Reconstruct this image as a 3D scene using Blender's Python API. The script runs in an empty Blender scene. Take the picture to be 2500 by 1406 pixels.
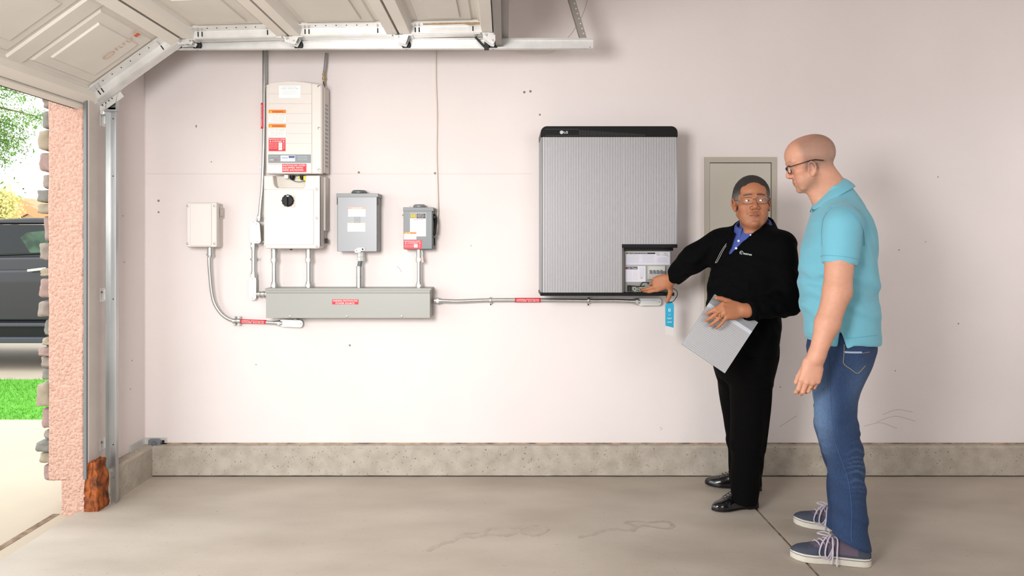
import bpy, math, random, os
import numpy as np
from mathutils import Vector, Matrix, noise as mnoise
random.seed(7)
SC = bpy.context.scene
C = SC.collection
# ---------------------------------------------------------------- camera
# camera stands 4 m from the back wall, 1.35 m above the slab, level, with lens shift
F_PX = 1680.0; HX, HY, D0, H0 = 1235.0, 590.0, 4.0, 1.35
cam = bpy.data.cameras.new('camera'); cam_o = bpy.data.objects.new('camera', cam); C.objects.link(cam_o)
cam_o.location = (0, -D0, H0); cam_o.rotation_euler = (math.pi/2, 0, 0)
cam.sensor_fit = 'HORIZONTAL'; cam.sensor_width = 36.0; cam.lens = 36.0*F_PX/2500.0
cam.shift_x = (1250-HX)/2500.0; cam.shift_y = -(703-HY)/2500.0
cam.clip_start = 0.05; cam.clip_end = 300
SC.camera = cam_o
# ---------------------------------------------------------------- world, lights, exposure
world = bpy.data.worlds.new('sky'); SC.world = world; world.use_nodes = True
wn = world.node_tree.nodes; wn['Background'].inputs[0].default_value = (0.93, 0.97, 1.0, 1); wn['Background'].inputs[1].default_value = 3.3
def area(name, loc, target, size, size_y, power, col):
    l = bpy.data.lights.new(name, 'AREA'); l.shape = 'RECTANGLE'; l.size = size; l.size_y = size_y; l.energy = power; l.color = col
    o = bpy.data.objects.new(name, l); C.objects.link(o); o.location = loc
    o.rotation_euler = (Vector(target)-Vector(loc)).to_track_quat('-Z', 'Y').to_euler()
    return o
k_ = area('softbox_key', (-.95, -3.55, 1.75), (-.30, 0, .95), 0.75, 0.75, 56, (1.0, 0.968, 0.955)); k_.data.spread = math.radians(125)
area('softbox_side', (3.9, -1.6, 1.7), (3.0, 0.0, 1.5), 0.5, 0.9, 17, (1.0, 0.98, 0.975))
area('softbox_fill', (1.6, -5.3, 1.7), (1.4, 0, 1.35), 1.6, 1.2, 42, (1.0, 0.975, 0.965))
SC.view_settings.view_transform = 'Standard'; SC.view_settings.look = 'None'
SC.view_settings.exposure = 0.0; SC.view_settings.gamma = 1.0; SC.view_settings.use_curve_mapping = False
SC.cycles.max_bounces = 8
# ---------------------------------------------------------------- coordinates
def P(px, py, w):
    """the point seen at (px, py) of the 2500 x 1406 frame that stands w metres in front of the back wall"""
    d = D0 - w
    return Vector(((px-HX)*d/F_PX, -w, H0-(py-HY)*d/F_PX))
def X(px, w): return (px-HX)*(D0-w)/F_PX
def Z(py, w): return H0-(py-HY)*(D0-w)/F_PX
def W(px, py, d): return P(px, py, D0-d)
# ---------------------------------------------------------------- materials
def srgb(h):
    if isinstance(h, (tuple, list)): return tuple(h)[:3]
    h = h.lstrip('#'); out = []
    for i in (0, 2, 4):
        c = int(h[i:i+2], 16)/255.0
        out.append(c/12.92 if c <= 0.04045 else ((c+0.055)/1.055)**2.4)
    return tuple(out)
MATS = {}
def mat(name, col, rough=0.6, metal=0.0, bump=0.0, bscale=60, var=0.0, vscale=3.0, col2=None, spec=0.5, stretch=(1, 1, 1), coat=0.0, attr=None, trans=0.0, alpha=1.0, detail=4, sheen=0.0, sss=0.0, thr=(0.35, 0.65), speck=None):
    if name in MATS: return MATS[name]
    m = bpy.data.materials.new(name); m.use_nodes = True; MATS[name] = m
    nt = m.node_tree; n = nt.nodes; L = nt.links; b = n['Principled BSDF']
    c = srgb(col); b.inputs['Base Color'].default_value = (*c, 1)
    b.inputs['Roughness'].default_value = rough; b.inputs['Metallic'].default_value = metal
    b.inputs['Specular IOR Level'].default_value = spec
    b.inputs['Coat Weight'].default_value = coat; b.inputs['Transmission Weight'].default_value = trans; b.inputs['Alpha'].default_value = alpha
    if sheen: b.inputs['Sheen Weight'].default_value = sheen
    if sss:
        b.inputs['Subsurface Weight'].default_value = sss; b.inputs['Subsurface Radius'].default_value = (0.012, 0.005, 0.003); b.inputs['Subsurface Scale'].default_value = 1.0
    tc = n.new('ShaderNodeTexCoord'); mp = n.new('ShaderNodeMapping'); mp.inputs['Scale'].default_value = stretch
    L.new(tc.outputs['Object'], mp.inputs[0])
    if attr:
        a = n.new('ShaderNodeAttribute'); a.attribute_name = attr; L.new(a.outputs['Color'], b.inputs['Base Color'])
    if var or col2:
        t = n.new('ShaderNodeTexNoise'); t.inputs['Scale'].default_value = vscale; t.inputs['Detail'].default_value = detail
        L.new(mp.outputs[0], t.inputs['Vector'])
        r = n.new('ShaderNodeMapRange'); r.inputs[1].default_value = thr[0]; r.inputs[2].default_value = thr[1]; L.new(t.outputs['Fac'], r.inputs[0])
        mx = n.new('ShaderNodeMix'); mx.data_type = 'RGBA'
        c2 = srgb(col2) if col2 else tuple(x*(1-var) for x in c)
        if attr:
            mx.blend_type = 'MULTIPLY'; mx.inputs[0].default_value = 1.0
            L.new(a.outputs['Color'], mx.inputs[6]); 
            m2 = n.new('ShaderNodeMapRange'); m2.inputs[3].default_value = 1-var; m2.inputs[4].default_value = 1.0; L.new(r.outputs[0], m2.inputs[0])
            L.new(m2.outputs[0], mx.inputs[7])
        else:
            mx.inputs[6].default_value = (*c, 1); mx.inputs[7].default_value = (*c2, 1); L.new(r.outputs[0], mx.inputs[0])
        L.new(mx.outputs[2], b.inputs['Base Color'])
    if speck:                                    # (scale, threshold, colour): small pits or flecks
        t3 = n.new('ShaderNodeTexNoise'); t3.inputs['Scale'].default_value = speck[0]; t3.inputs['Detail'].default_value = 3; L.new(mp.outputs[0], t3.inputs['Vector'])
        r3 = n.new('ShaderNodeMapRange'); r3.inputs[1].default_value = speck[1]; r3.inputs[2].default_value = speck[1]+.05; L.new(t3.outputs['Fac'], r3.inputs[0])
        m3 = n.new('ShaderNodeMix'); m3.data_type = 'RGBA'; m3.inputs[7].default_value = (*srgb(speck[2]), 1); L.new(r3.outputs[0], m3.inputs[0])
        if b.inputs['Base Color'].is_linked: L.new(b.inputs['Base Color'].links[0].from_socket, m3.inputs[6])
        else: m3.inputs[6].default_value = (*c, 1)
        L.new(m3.outputs[2], b.inputs['Base Color'])
    if bump:
        t2 = n.new('ShaderNodeTexNoise'); t2.inputs['Scale'].default_value = bscale; t2.inputs['Detail'].default_value = detail
        L.new(mp.outputs[0], t2.inputs['Vector'])
        bp = n.new('ShaderNodeBump'); bp.inputs['Strength'].default_value = min(1, abs(bump)); bp.inputs['Distance'].default_value = 0.004 if bump <= 1 else 0.004*bump
        L.new(t2.outputs['Fac'], bp.inputs['Height']); L.new(bp.outputs[0], b.inputs['Normal'])
    return m
# ---------------------------------------------------------------- object helpers
def tag(o, label=None, cat=None, group=None, kind=None):
    if label: o['label'] = label
    if cat: o['category'] = cat
    if group: o['group'] = group
    if kind: o['kind'] = kind
    return o
def thing(name, label, cat, loc=(0, 0, 0), group=None):
    o = bpy.data.objects.new(name, None); C.objects.link(o); o.location = loc; o.empty_display_size = 0.1
    return tag(o, label, cat, group)
def wloc(o):
    v = Vector((0, 0, 0))
    while o is not None: v += o.location; o = o.parent
    return v
class MB:
    """collects boxes, tubes and prisms in world coordinates and links them as one mesh object"""
    def __init__(s): s.v = []; s.f = []; s.m = []; s.mi = 0
    def add(s, vs, fs):
        k = len(s.v); s.v += [tuple(x) for x in vs]; s.f += [tuple(i+k for i in f) for f in fs]; s.m += [s.mi]*len(fs); return s
    def mat(s, i): s.mi = i; return s
    def box(s, x0, x1, y0, y1, z0, z1):
        vs = [(x, y, z) for x in (x0, x1) for y in (y0, y1) for z in (z0, z1)]
        return s.add(vs, [(0, 1, 3, 2), (4, 6, 7, 5), (0, 4, 5, 1), (2, 3, 7, 6), (0, 2, 6, 4), (1, 5, 7, 3)])
    def obox(s, c, ax, ay, az):
        """oriented box: centre and three half-axis vectors"""
        c, ax, ay, az = map(Vector, (c, ax, ay, az))
        vs = [c+ax*i+ay*j+az*k for i in (-1, 1) for j in (-1, 1) for k in (-1, 1)]
        return s.add(vs, [(0, 1, 3, 2), (4, 6, 7, 5), (0, 4, 5, 1), (2, 3, 7, 6), (0, 2, 6, 4), (1, 5, 7, 3)])
    def tube(s, pts, r, seg=12, closed=False, caps=True, flat=None):
        pts = [Vector(p) for p in pts]; n = len(pts)
        rs = r if isinstance(r, (list, tuple)) else [r]*n
        T = []
        for i in range(n):
            a = pts[(i-1) % n] if (i > 0 or closed) else pts[i]; b = pts[(i+1) % n] if (i < n-1 or closed) else pts[i]
            T.append((b-a).normalized() if (b-a).length > 1e-9 else Vector((0, 0, 1)))
        up = Vector((0, 0, 1)) if abs(T[0].z) < 0.9 else Vector((1, 0, 0))
        if flat: up = Vector(flat[0])
        N = (up - T[0]*up.dot(T[0])).normalized(); vs = []
        for i in range(n):
            N = (N - T[i]*N.dot(T[i])).normalized(); B = T[i].cross(N)
            fa, fb = (1, 1) if not flat else (flat[1], 1)
            for k in range(seg):
                a = 2*math.pi*k/seg
                vs.append(pts[i]+(N*math.cos(a)*fa+B*math.sin(a)*fb)*rs[i])
        fs = []
        for i in range(n if closed else n-1):
            j = (i+1) % n
            for k in range(seg):
                k2 = (k+1) % seg; fs.append((i*seg+k, i*seg+k2, j*seg+k2, j*seg+k))
        if caps and not closed: fs += [tuple(range(seg))[::-1], tuple((n-1)*seg+k for k in range(seg))]
        return s.add(vs, fs)
    def cyl(s, a, b, r, seg=16, r2=None): return s.tube([a, b], [r, r if r2 is None else r2], seg)
    def lathe(s, o, axis, prof, seg=24):
        """prof: (radius, distance along axis) from the point o"""
        o = Vector(o); axis = Vector(axis).normalized(); t = Vector((0, 0, 1)) if abs(axis.z) < .9 else Vector((1, 0, 0))
        N = (t-axis*t.dot(axis)).normalized(); B = axis.cross(N); vs = []; fs = []
        for r, h in prof:
            for k in range(seg):
                a = 2*math.pi*k/seg; vs.append(o+axis*h+(N*math.cos(a)+B*math.sin(a))*r)
        for i in range(len(prof)-1):
            for k in range(seg):
                k2 = (k+1) % seg; fs.append((i*seg+k, i*seg+k2, (i+1)*seg+k2, (i+1)*seg+k))
        fs += [tuple(range(seg))[::-1], tuple((len(prof)-1)*seg+k for k in range(seg))]
        return s.add(vs, fs)
    def prism(s, poly, o, U, V, N, h0, h1):
        o, U, V, N = map(Vector, (o, U, V, N)); n = len(poly)
        vs = [o+U*a+V*b+N*h0 for a, b in poly]+[o+U*a+V*b+N*h1 for a, b in poly]
        fs = [tuple(range(n))[::-1], tuple(range(n, 2*n))]+[(i, (i+1) % n, n+(i+1) % n, n+i) for i in range(n)]
        return s.add(vs, fs)
    def ball(s, c, r, seg=16, sc=(1, 1, 1)):
        vs = []; fs = []; R = seg//2; c = Vector(c)
        for i in range(1, R):
            t = math.pi*i/R
            for k in range(seg):
                a = 2*math.pi*k/seg; vs.append(c+Vector((math.sin(t)*math.cos(a)*r*sc[0], math.sin(t)*math.sin(a)*r*sc[1], math.cos(t)*r*sc[2])))
        for i in range(R-2):
            for k in range(seg):
                k2 = (k+1) % seg; fs.append((i*seg+k, (i+1)*seg+k, (i+1)*seg+k2, i*seg+k2))
        vs += [c+Vector((0, 0, r*sc[2])), c-Vector((0, 0, r*sc[2]))]; t = len(vs)
        for k in range(seg):
            k2 = (k+1) % seg; fs += [(t-2, k, k2), (t-1, (R-2)*seg+k2, (R-2)*seg+k)]
        return s.add(vs, fs)
    def build_each(s, name, mats, parent=None, label=None, **k):
        """every loose island linked as an object of its own"""
        par = list(range(len(s.v)))
        def find(a):
            while par[a] != a: par[a] = par[par[a]]; a = par[a]
            return a
        for f in s.f:
            r = find(f[0])
            for q in f[1:]: par[find(q)] = r
        g = {}
        for f, m in zip(s.f, s.m): g.setdefault(find(f[0]), []).append((f, m))
        out = []
        for r, fl in g.items():
            ids = sorted({i for f, _ in fl for i in f}); mp = {i: n for n, i in enumerate(ids)}; b = MB(); b.v = [s.v[i] for i in ids]; b.f = [tuple(mp[i] for i in f) for f, _ in fl]; b.m = [m for _, m in fl]
            out.append(b.build(name, mats, parent, label, **k))
        return out[0] if out else None
    def build(s, name, mats, parent=None, label=None, bevel=0, smooth=True, angle=35, bseg=2):
        me = bpy.data.meshes.new(name); off = wloc(parent) if parent is not None else Vector((0, 0, 0))
        org = off
        if parent is None and s.v:
            a = np.array(s.v); org = Vector(((a[:, 0].min()+a[:, 0].max())/2, (a[:, 1].min()+a[:, 1].max())/2, a[:, 2].min()))
        me.from_pydata([(v[0]-org.x, v[1]-org.y, v[2]-org.z) for v in s.v], [], s.f)
        import bmesh
        bm = bmesh.new(); bm.from_mesh(me); bmesh.ops.recalc_face_normals(bm, faces=bm.faces[:]); bm.to_mesh(me); bm.free()
        ms = mats if isinstance(mats, (list, tuple)) else [mats]
        for m in ms: me.materials.append(m)
        if len(ms) > 1: me.polygons.foreach_set('material_index', s.m)
        me.update()
        o = bpy.data.objects.new(name, me); C.objects.link(o)
        if parent is not None: o.parent = parent
        else: o.location = org
        if smooth: shade(o, angle)
        if bevel:
            b = o.modifiers.new('bevel', 'BEVEL'); b.width = bevel; b.segments = bseg; b.limit_method = 'ANGLE'; b.angle_limit = math.radians(40)
        if label: o['label'] = label
        return o
def shade(o, angle=35):
    me = o.data; me.polygons.foreach_set('use_smooth', [True]*len(me.polygons))
    import bmesh
    bm = bmesh.new(); bm.from_mesh(me); ca = math.radians(angle)
    for e in bm.edges:
        if len(e.link_faces) == 2 and e.calc_face_angle(0) > ca: e.smooth = False
    bm.to_mesh(me); bm.free()
def rrect(x0, x1, y0, y1, r, n=5):
    """rounded rectangle outline; r may be four radii (x1y0, x1y1, x0y1, x0y0)"""
    rs = r if isinstance(r, (tuple, list)) else (r,)*4; out = []
    for (cx, cy, a0, rr) in ((x1, y0, -90, rs[0]), (x1, y1, 0, rs[1]), (x0, y1, 90, rs[2]), (x0, y0, 180, rs[3])):
        sx = -1 if cx == x1 else 1; sy = 1 if cy == y0 else -1
        for k in range(n+1):
            a = math.radians(a0+90*k/n); out.append((cx+sx*rr+math.cos(a)*rr, cy+sy*rr+math.sin(a)*rr))
    return out
def bez(pts, n=24):
    """Catmull-Rom through the points"""
    pts = [Vector(p) for p in pts]; q = [pts[0]*2-pts[1]]+pts+[pts[-1]*2-pts[-2]]; out = []
    for i in range(1, len(q)-2):
        for k in range(n):
            t = k/n; a, b, c, d = q[i-1], q[i], q[i+1], q[i+2]
            out.append(0.5*((2*b)+(c-a)*t+(2*a-5*b+4*c-d)*t*t+(3*b-3*c+d-a)*t**3))
    out.append(pts[-1]); return out
# ---------------------------------------------------------------- lettering
_tc = {}
def text_geo(s, bold=0.0):
    k = (s, bold)
    if k in _tc: return _tc[k]
    cu = bpy.data.curves.new('t', 'FONT'); cu.body = s; cu.size = 1; cu.resolution_u = 2; cu.offset = bold
    o = bpy.data.objects.new('t', cu); C.objects.link(o)
    dg = bpy.context.evaluated_depsgraph_get(); me = bpy.data.meshes.new_from_object(o.evaluated_get(dg))
    v = [(a.co.x, a.co.y) for a in me.vertices]; f = [tuple(p.vertices) for p in me.polygons]
    bpy.data.objects.remove(o); bpy.data.curves.remove(cu); bpy.data.meshes.remove(me)
    xs = [a[0] for a in v] or [0]; _tc[k] = (v, f, min(xs), max(xs)); return _tc[k]
def flat(name, c, rough=0.5): return mat('print_'+name, c, rough)
def sticker(name, parent, o, U, V, N, w, h, bg, items, label=None, t=0.0008):
    """printed sheet w x h: o is its top corner, U along, V down, N out of the surface; items ('r',x,y,w,h,colour) and ('t',x,y,w,h,text,colour[,bold])"""
    o, U, V, N = Vector(o), Vector(U).normalized(), Vector(V).normalized(), Vector(N).normalized()
    cols = [bg]; mb = MB()
    mb.prism([(0, 0), (w, 0), (w, h), (0, h)], o, U, V, N, 0, t)
    lay = t
    for it in items:
        c = it[6] if it[0] == 't' else it[5]
        if c not in cols: cols.append(c)
        mb.mat(cols.index(c))
        if it[0] == 'r':
            lay += 0.00008; x, y, a, b = it[1:5]
            mb.add([o+U*i+V*j+N*lay for i, j in ((x, y), (x+a, y), (x+a, y+b), (x, y+b))], [(0, 1, 2, 3)])
        elif it[0] == 'p':
            lay += 0.00008; mb.add([o+U*i+V*j+N*lay for i, j in it[1]], [tuple(range(len(it[1])))])
        else:
            vs, fs, a, b = text_geo(it[5], it[7] if len(it) > 7 else 0.0)
            sx = it[3]/max(1e-6, b-a); sy = it[4]/0.7
            mb.add([o+U*(it[1]+(vx-a)*sx)+V*(it[2]+it[4]-vy*sy)+N*(lay+0.0002) for vx, vy in vs], fs)
    ob = mb.build(name, [flat(str(c), c) for c in cols], parent, label, smooth=False)
    return ob
FU, FV, FN = (1, 0, 0), (0, 0, -1), (0, -1, 0)
# ================================================================ the setting
m_wall = mat('painted_drywall', '#ddd5d3', 0.82, var=0.05, vscale=1.3, bump=0.12, bscale=180)
m_floor = mat('slab_concrete', '#b7aea1', 0.6, col2='#9d9285', vscale=1.5, bump=0.15, bscale=40, stretch=(1, 2.2, 1), detail=8, thr=(.25, .75), speck=(60, .70, '#7d7265'))
m_curb = mat('curb_concrete', '#b0a89c', 0.85, col2='#968d80', vscale=14, bump=0.6, bscale=55, detail=8, thr=(.3, .8), speck=(95, .66, '#5a5148'))
m_ceil = mat('ceiling_board', '#c9beb8', 0.9)
m_drive = mat('driveway_concrete', '#b0a28e', 0.8, var=0.10, vscale=1.2, bump=0.2, bscale=50)
m_stucco = mat('pink_stucco', '#c9a595', 0.92, col2='#bd9482', vscale=70, bump=4.0, bscale=70, detail=2)
m_trim = mat('jamb_paint', '#c4bab4', 0.7, var=0.1, vscale=5)
m_dark = mat('dark_gap', '#2e2620', 0.9)
def struct(name, mb, m, parent=None, label=None, **k):
    o = mb.build(name, m, parent, label, **k)
    if parent is None: o['kind'] = 'structure'
    return o
XL = -2.10; WJ = 0.55; CZ = 0.176
# floor slab in two pours with an open joint between them
jw = 0.008
J0 = W(1845, 1240, 2268/650.0); JX = J0.x
mb = MB(); mb.box(-2.16, 4.4, -6.2, 0.2, -0.12, -0.012); mb.mat(0)
mb2 = MB(); mb2.box(-2.14, JX-jw, -6.2, 0.0, -0.06, 0.0); mb2.box(JX+jw, 4.4, -6.2, 0.0, -0.06, 0.0)
mb2.mat(1).box(JX-jw, JX+jw, -6.2, 0.0, -0.06, -0.009)
m_joint = mat('joint_filler', '#5b4636', 0.9, col2='#9c8e7c', vscale=25)
floor = struct('floor', mb2, [m_floor, m_joint], bevel=0)
# water marks dried on the slab
m_stain = mat('water_mark', '#a0968a', 0.7, col2='#aaa093', vscale=30)
for pts, nm in (([(1040,1345),(1075,1330),(1110,1318),(1130,1305),(1180,1300),(1200,1290),(1260,1292),(1290,1284),(1325,1287),(1334,1292),(1322,1303),(1300,1308),(1262,1301),(1235,1308),(1190,1307),(1150,1312),(1120,1309)], 'water_mark'),
                ([(1412,1311),(1440,1307),(1470,1296),(1505,1292),(1535,1296),(1548,1285),(1528,1278),(1540,1273),(1580,1276),(1625,1273),(1642,1284),(1625,1291),(1575,1284),(1552,1289),(1540,1300)], 'water_mark')):
    P3 = []
    for (a, b) in pts:
        d = F_PX*H0/(b-HY); v = W(a, b, d); P3.append(Vector((v.x, v.y, 0.0006)))
    sm = bez(P3, 6); sm = [p+Vector((random.uniform(-.004, .004), random.uniform(-.004, .004), 0)) for p in sm]
    MB().tube(sm, [0.008+0.009*random.random() for _ in sm], 6, flat=((0, 0, 1), 0.07)).build(nm, m_stain, floor, 'faint dried water mark')
# back wall, corner wall, rest of the shell
mb = MB(); mb.box(-2.3, 4.4, 0.0, 0.12, CZ, 3.0)
wb = struct('wall_back', mb, m_wall)
mb = MB(); mb.box(-2.25, XL, -WJ, 0.0, 0.17, 3.0); wl = struct('wall_left', mb, m_wall)
mb = MB(); mb.box(-2.25, XL, -5.5, -WJ, 2.30, 3.0); mb.box(-2.25, XL, -6.2, -5.5, 0.0, 3.0); struct('wall_left', mb, m_wall)
mb = MB(); mb.box(4.3, 4.4, -6.2, 0.0, 0.0, 3.0); struct('wall_right', mb, m_wall)
mb = MB(); mb.box(-2.25, 4.4, -6.3, -6.2, 0.0, 3.0); struct('wall_front', mb, m_wall)
mb = MB(); mb.box(-2.3, 4.4, -6.3, 0.12, 3.0, 3.1); struct('ceiling', mb, m_ceil)
# concrete stem wall showing as a curb along the two walls
mb = MB()
def lump(x0, x1, y0, y1, z1, n, axis):
    pass
cv = []; n = 120
for i in range(n+1):
    x = -2.036+(4.3+2.036)*i/n
    cv.append((x, (mnoise.noise((x*3, 0, 0))*0.004), mnoise.noise((x*6, 5, 0))*0.004))
vs = []; fs = []
for (x, a, b) in cv:
    vs += [(x, 0.0, CZ+b), (x, -0.028+a, CZ-0.004+b*.5), (x, -0.038+a, CZ-0.014), (x, -0.040-a, -0.01), (x, 0.0, -0.01)]
for i in range(n):
    for k in range(4): fs.append((i*5+k, i*5+k+1, i*5+5+k+1, i*5+5+k))
mb.add(vs, fs); struct('baseboard_back', mb, m_curb)
mb = MB(); mb.prism([(0, 0), (0, CZ), (0.055, CZ-0.002), (0.064, CZ-0.014), (0.066, 0)], (XL, -0.46, 0), (1, 0, 0), (0, 0, 1), (0, 1, 0), 0, 0.46)
mb.prism([(0, 0), (0.025, 0), (0.02, CZ), (0, CZ)], (XL, -0.49, 0), (1, 0, 0), (0, 0, 1), (0, 1, 0), 0, 0.03)
struct('baseboard_left', mb, m_curb)
# dark gaps where board meets concrete and concrete meets slab
mb = MB()
pts = [Vector((-2.04+6.3*i/160, -0.041+mnoise.noise((i*.3, 2, 0))*0.003, 0.001)) for i in range(161)]
mb.tube(pts, [0.0035+0.0025*abs(mnoise.noise((i*.45, 9, 0))) for i in range(161)], 6); struct('trim_1', mb, m_dark)
mb = MB(); mb.box(-2.06, 4.3, -0.006, 0.001, CZ-0.002, CZ+0.006); mb.box(XL-0.001, XL+0.006, -0.53, 0, 0.163, 0.172); struct('trim_2', mb, mat('board_edge', '#6e5f50', 0.9, col2='#b09a80', vscale=18))
# drywall joint lines and small holes in the paint
m_seam = mat('drywall_seam', '#cfc3bf', 0.85)
mb = MB(); mb.box(-2.09, 0.15, -0.0012, 0.001, Z(425, 0), Z(423.4, 0)); mb.box(X(351.5, 0), X(354.5, 0), -0.003, 0.0, CZ, 2.95)
struct('trim_3', mb, m_seam)
mb = MB()
for (a, b, r) in [(876,421,3),(1062,423,3),(854,843,2.6),(479,307,2),(479,310,1.6),(516,395,1.5),(1280,225,3.2),(1295,223,3.2),(1318,280,2.5),(707,735,1.5),(2195,610,1.6),(2340,790,1.8),(2186,905,1.5),(2290,432,1.5),(1905,945,1.6),(387,490,3),(387,518,2.5),(625,890,1.4),(1150,600,1.2),(2130,680,2),(2260,590,1.2)]:
    mb.lathe(P(a, b, 0.0006), (0, -1, 0), [(r/420, 0), (r/420*.8, 0.001)], 9)
struct('trim_4', mb, mat('screw_hole', '#8a7a70', 0.9))
mb = MB()
for (px, py) in [(300, 527), (303, 640), (262, 560), (322, 880), (318, 950)]:
    w = D0-(-XL)*F_PX/(HX-px); mb.lathe((XL+0.0006, -w, Z(py, w)), (1, 0, 0), [(0.004, 0), (0.003, 0.001)], 8)
struct('trim_5', mb, MATS['screw_hole'])
mb = MB()
for pl in ([(2155, 1012), (2190, 1000), (2228, 1006)], [(2140, 1030), (2185, 1016), (2235, 1028)], [(2110, 1040), (2150, 1032), (2190, 1046)], [(1903, 1042), (1925, 1028), (1945, 1015)], [(1610, 1042), (1616, 1046), (1612, 1050)], [(968, 650), (975, 655), (980, 664)], [(1010, 1104), (1016, 1098), (1018, 1090)]):
    mb.tube(bez([P(a, b, .0006) for a, b in pl], 6), .0016, 4, flat=((0, 1, 0), .2))
mb.build('scuff_mark', mat('scuff', '#b5aaa4', .9), wb)
# jamb: painted board, weather strip, stucco return and its footing
mb = MB(); mb.box(XL-0.001, XL+0.012, -WJ-0.005, -0.37, Z(1150, WJ), 2.32); struct('trim_6', mb, m_trim, bevel=0.002)
mb = MB(); mb.box(XL-0.008, XL+0.008, -WJ-0.018, -WJ-0.004, Z(1168, WJ), 2.30)
struct('trim_7', mb, mat('weather_strip', '#75797c', 0.5, metal=.3), bevel=0.002)
def stucco_block(name, x0, x1, y0, y1, z0, z1, n, m):
    """block with a trowelled, slightly wavy skin"""
    import bmesh
    me = bpy.data.meshes.new(name); bm = bmesh.new(); bmesh.ops.create_cube(bm, size=1)
    cx, cy, cz = (x0+x1)/2, (y0+y1)/2, z0
    for v in bm.verts: v.co = Vector((v.co.x*(x1-x0), v.co.y*(y1-y0), (v.co.z+0.5)*(z1-z0)))
    bmesh.ops.subdivide_edges(bm, edges=[e for e in bm.edges if abs(e.verts[0].co.z-e.verts[1].co.z) > .01], cuts=n)
    bmesh.ops.subdivide_edges(bm, edges=[e for e in bm.edges if abs(e.verts[0].co.x-e.verts[1].co.x) > .01], cuts=10)
    for v in bm.verts:
        q = v.co*9; v.co += Vector((mnoise.noise(q), mnoise.noise(q+Vector((5, 0, 0))), 0))*0.006
    bm.to_mesh(me); bm.free(); me.materials.append(m)
    o = bpy.data.objects.new(name, me); C.objects.link(o); o.location = (cx, cy, cz); o['kind'] = 'structure'; shade(o, 50)
    b = o.modifiers.new('bevel', 'BEVEL'); b.width = 0.008; b.segments = 2; b.limit_method = 'ANGLE'
    return o
zst = Z(1174, 0.56)
stucco_block('wall_stucco', X(117, .56), XL-0.012, -0.56, 0.12, zst, 3.2, 60, m_stucco)
stucco_block('wall_footing', X(148, .555), XL-0.004, -0.555, 0.1, -0.03, zst+0.02, 12, m_stucco)
# stone veneer on the street side, seen edge on: every stone by itself
m_stones = [mat('veneer_stone_%s' % c, c, 0.9, col2=c2, vscale=9, bump=1.0, bscale=30) for c, c2 in (('#998e83', '#7a7068'), ('#a28b82', '#86706a'), ('#a59984', '#857a68'), ('#84827a', '#6b6962'))]
xs = X(117, .56)
import bmesh
def stone(cx, cy, cz, sx, sy, sz, m, label):
    me = bpy.data.meshes.new('stone'); bm = bmesh.new(); bmesh.ops.create_cube(bm, size=2)
    bmesh.ops.subdivide_edges(bm, edges=bm.edges[:], cuts=6, use_grid_fill=True)
    for v in bm.verts:
        c = v.co; q = (abs(c.x)**9+abs(c.y)**9+abs(c.z)**9)**(1/9); c = c/q
        v.co = Vector((c.x*sx, c.y*sy, c.z*sz))*(1+0.10*mnoise.noise(c*1.3+Vector((cz*9, cy, cx)))+.05*mnoise.noise(c*4+Vector((cz*5, 0, 0))))
    bm.to_mesh(me); bm.free(); me.materials.append(m); o = bpy.data.objects.new('veneer_stone', me); C.objects.link(o); o.location = (cx, cy, cz); shade(o, 60)
    tag(o, label, 'stone', 'veneer stones up the street side of the stucco jamb')
rows = [(236,268,112),(270,316,106),(318,370,103),(372,422,106),(424,462,105),(463,496,101),(497,523,102),(524,590,110),(592,636,104),(650,652,110),(654,676,100),(678,728,104),(732,772,106),(778,818,112),(822,842,108),(846,866,107),(868,896,104),(898,926,105),(930,990,103),(994,1044,108),(1048,1070,110),(1072,1098,100),(1100,1128,103),(1132,1174,109)]
desc = ['small squarish', 'tall rounded', 'large blocky', 'tall flat', 'pinkish square', 'flat protruding']
ordn = ['topmost', 'second', 'third', 'fourth', 'fifth', 'sixth', 'seventh', 'eighth', 'ninth', 'tenth', 'eleventh', 'twelfth', 'thirteenth', 'fourteenth', 'fifteenth', 'sixteenth', 'seventeenth', 'eighteenth', 'nineteenth', 'twentieth', 'lowest']
hue = ['buff grey', 'pinkish grey', 'sandy', 'greenish grey']; cnt_ = [0]
for i, (a, b, pl) in enumerate(rows):
    if b-a < 8: continue
    z1, z0 = Z(a, .5), Z(b, .5); xo = X(pl, .5)
    for j, yy in enumerate((-0.445, -0.215, 0.005)):
        if j and i % 2: continue
        sx = (xs-xo)/2+0.001
        stone(xo+sx, yy+0.02*math.sin(i*2+j), (z0+z1)/2, sx, 0.085 if not j else 0.09, (z1-z0)/2*.93, m_stones[(i*7+j) % 4],
              ('%s %s veneer stone on the pink jamb, %s' % ('tall' if b-a > 45 else ('small' if b-a < 27 else 'squarish'), hue[(i*7+j) % 4], ordn[min(20, i if i < 9 else i-1)]+(' from the top' if 0 < i < 21 else '')) if not j else 'buff grey veneer stone further round the street corner of the jamb'))
mb = MB(); mb.box(xs-0.010, xs+0.01, -0.53, 0.12, zst-0.01, 3.2); struct('wall_mortar', mb, mat('mortar', '#c9b8a8', 0.95, bump=1, bscale=40))
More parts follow.
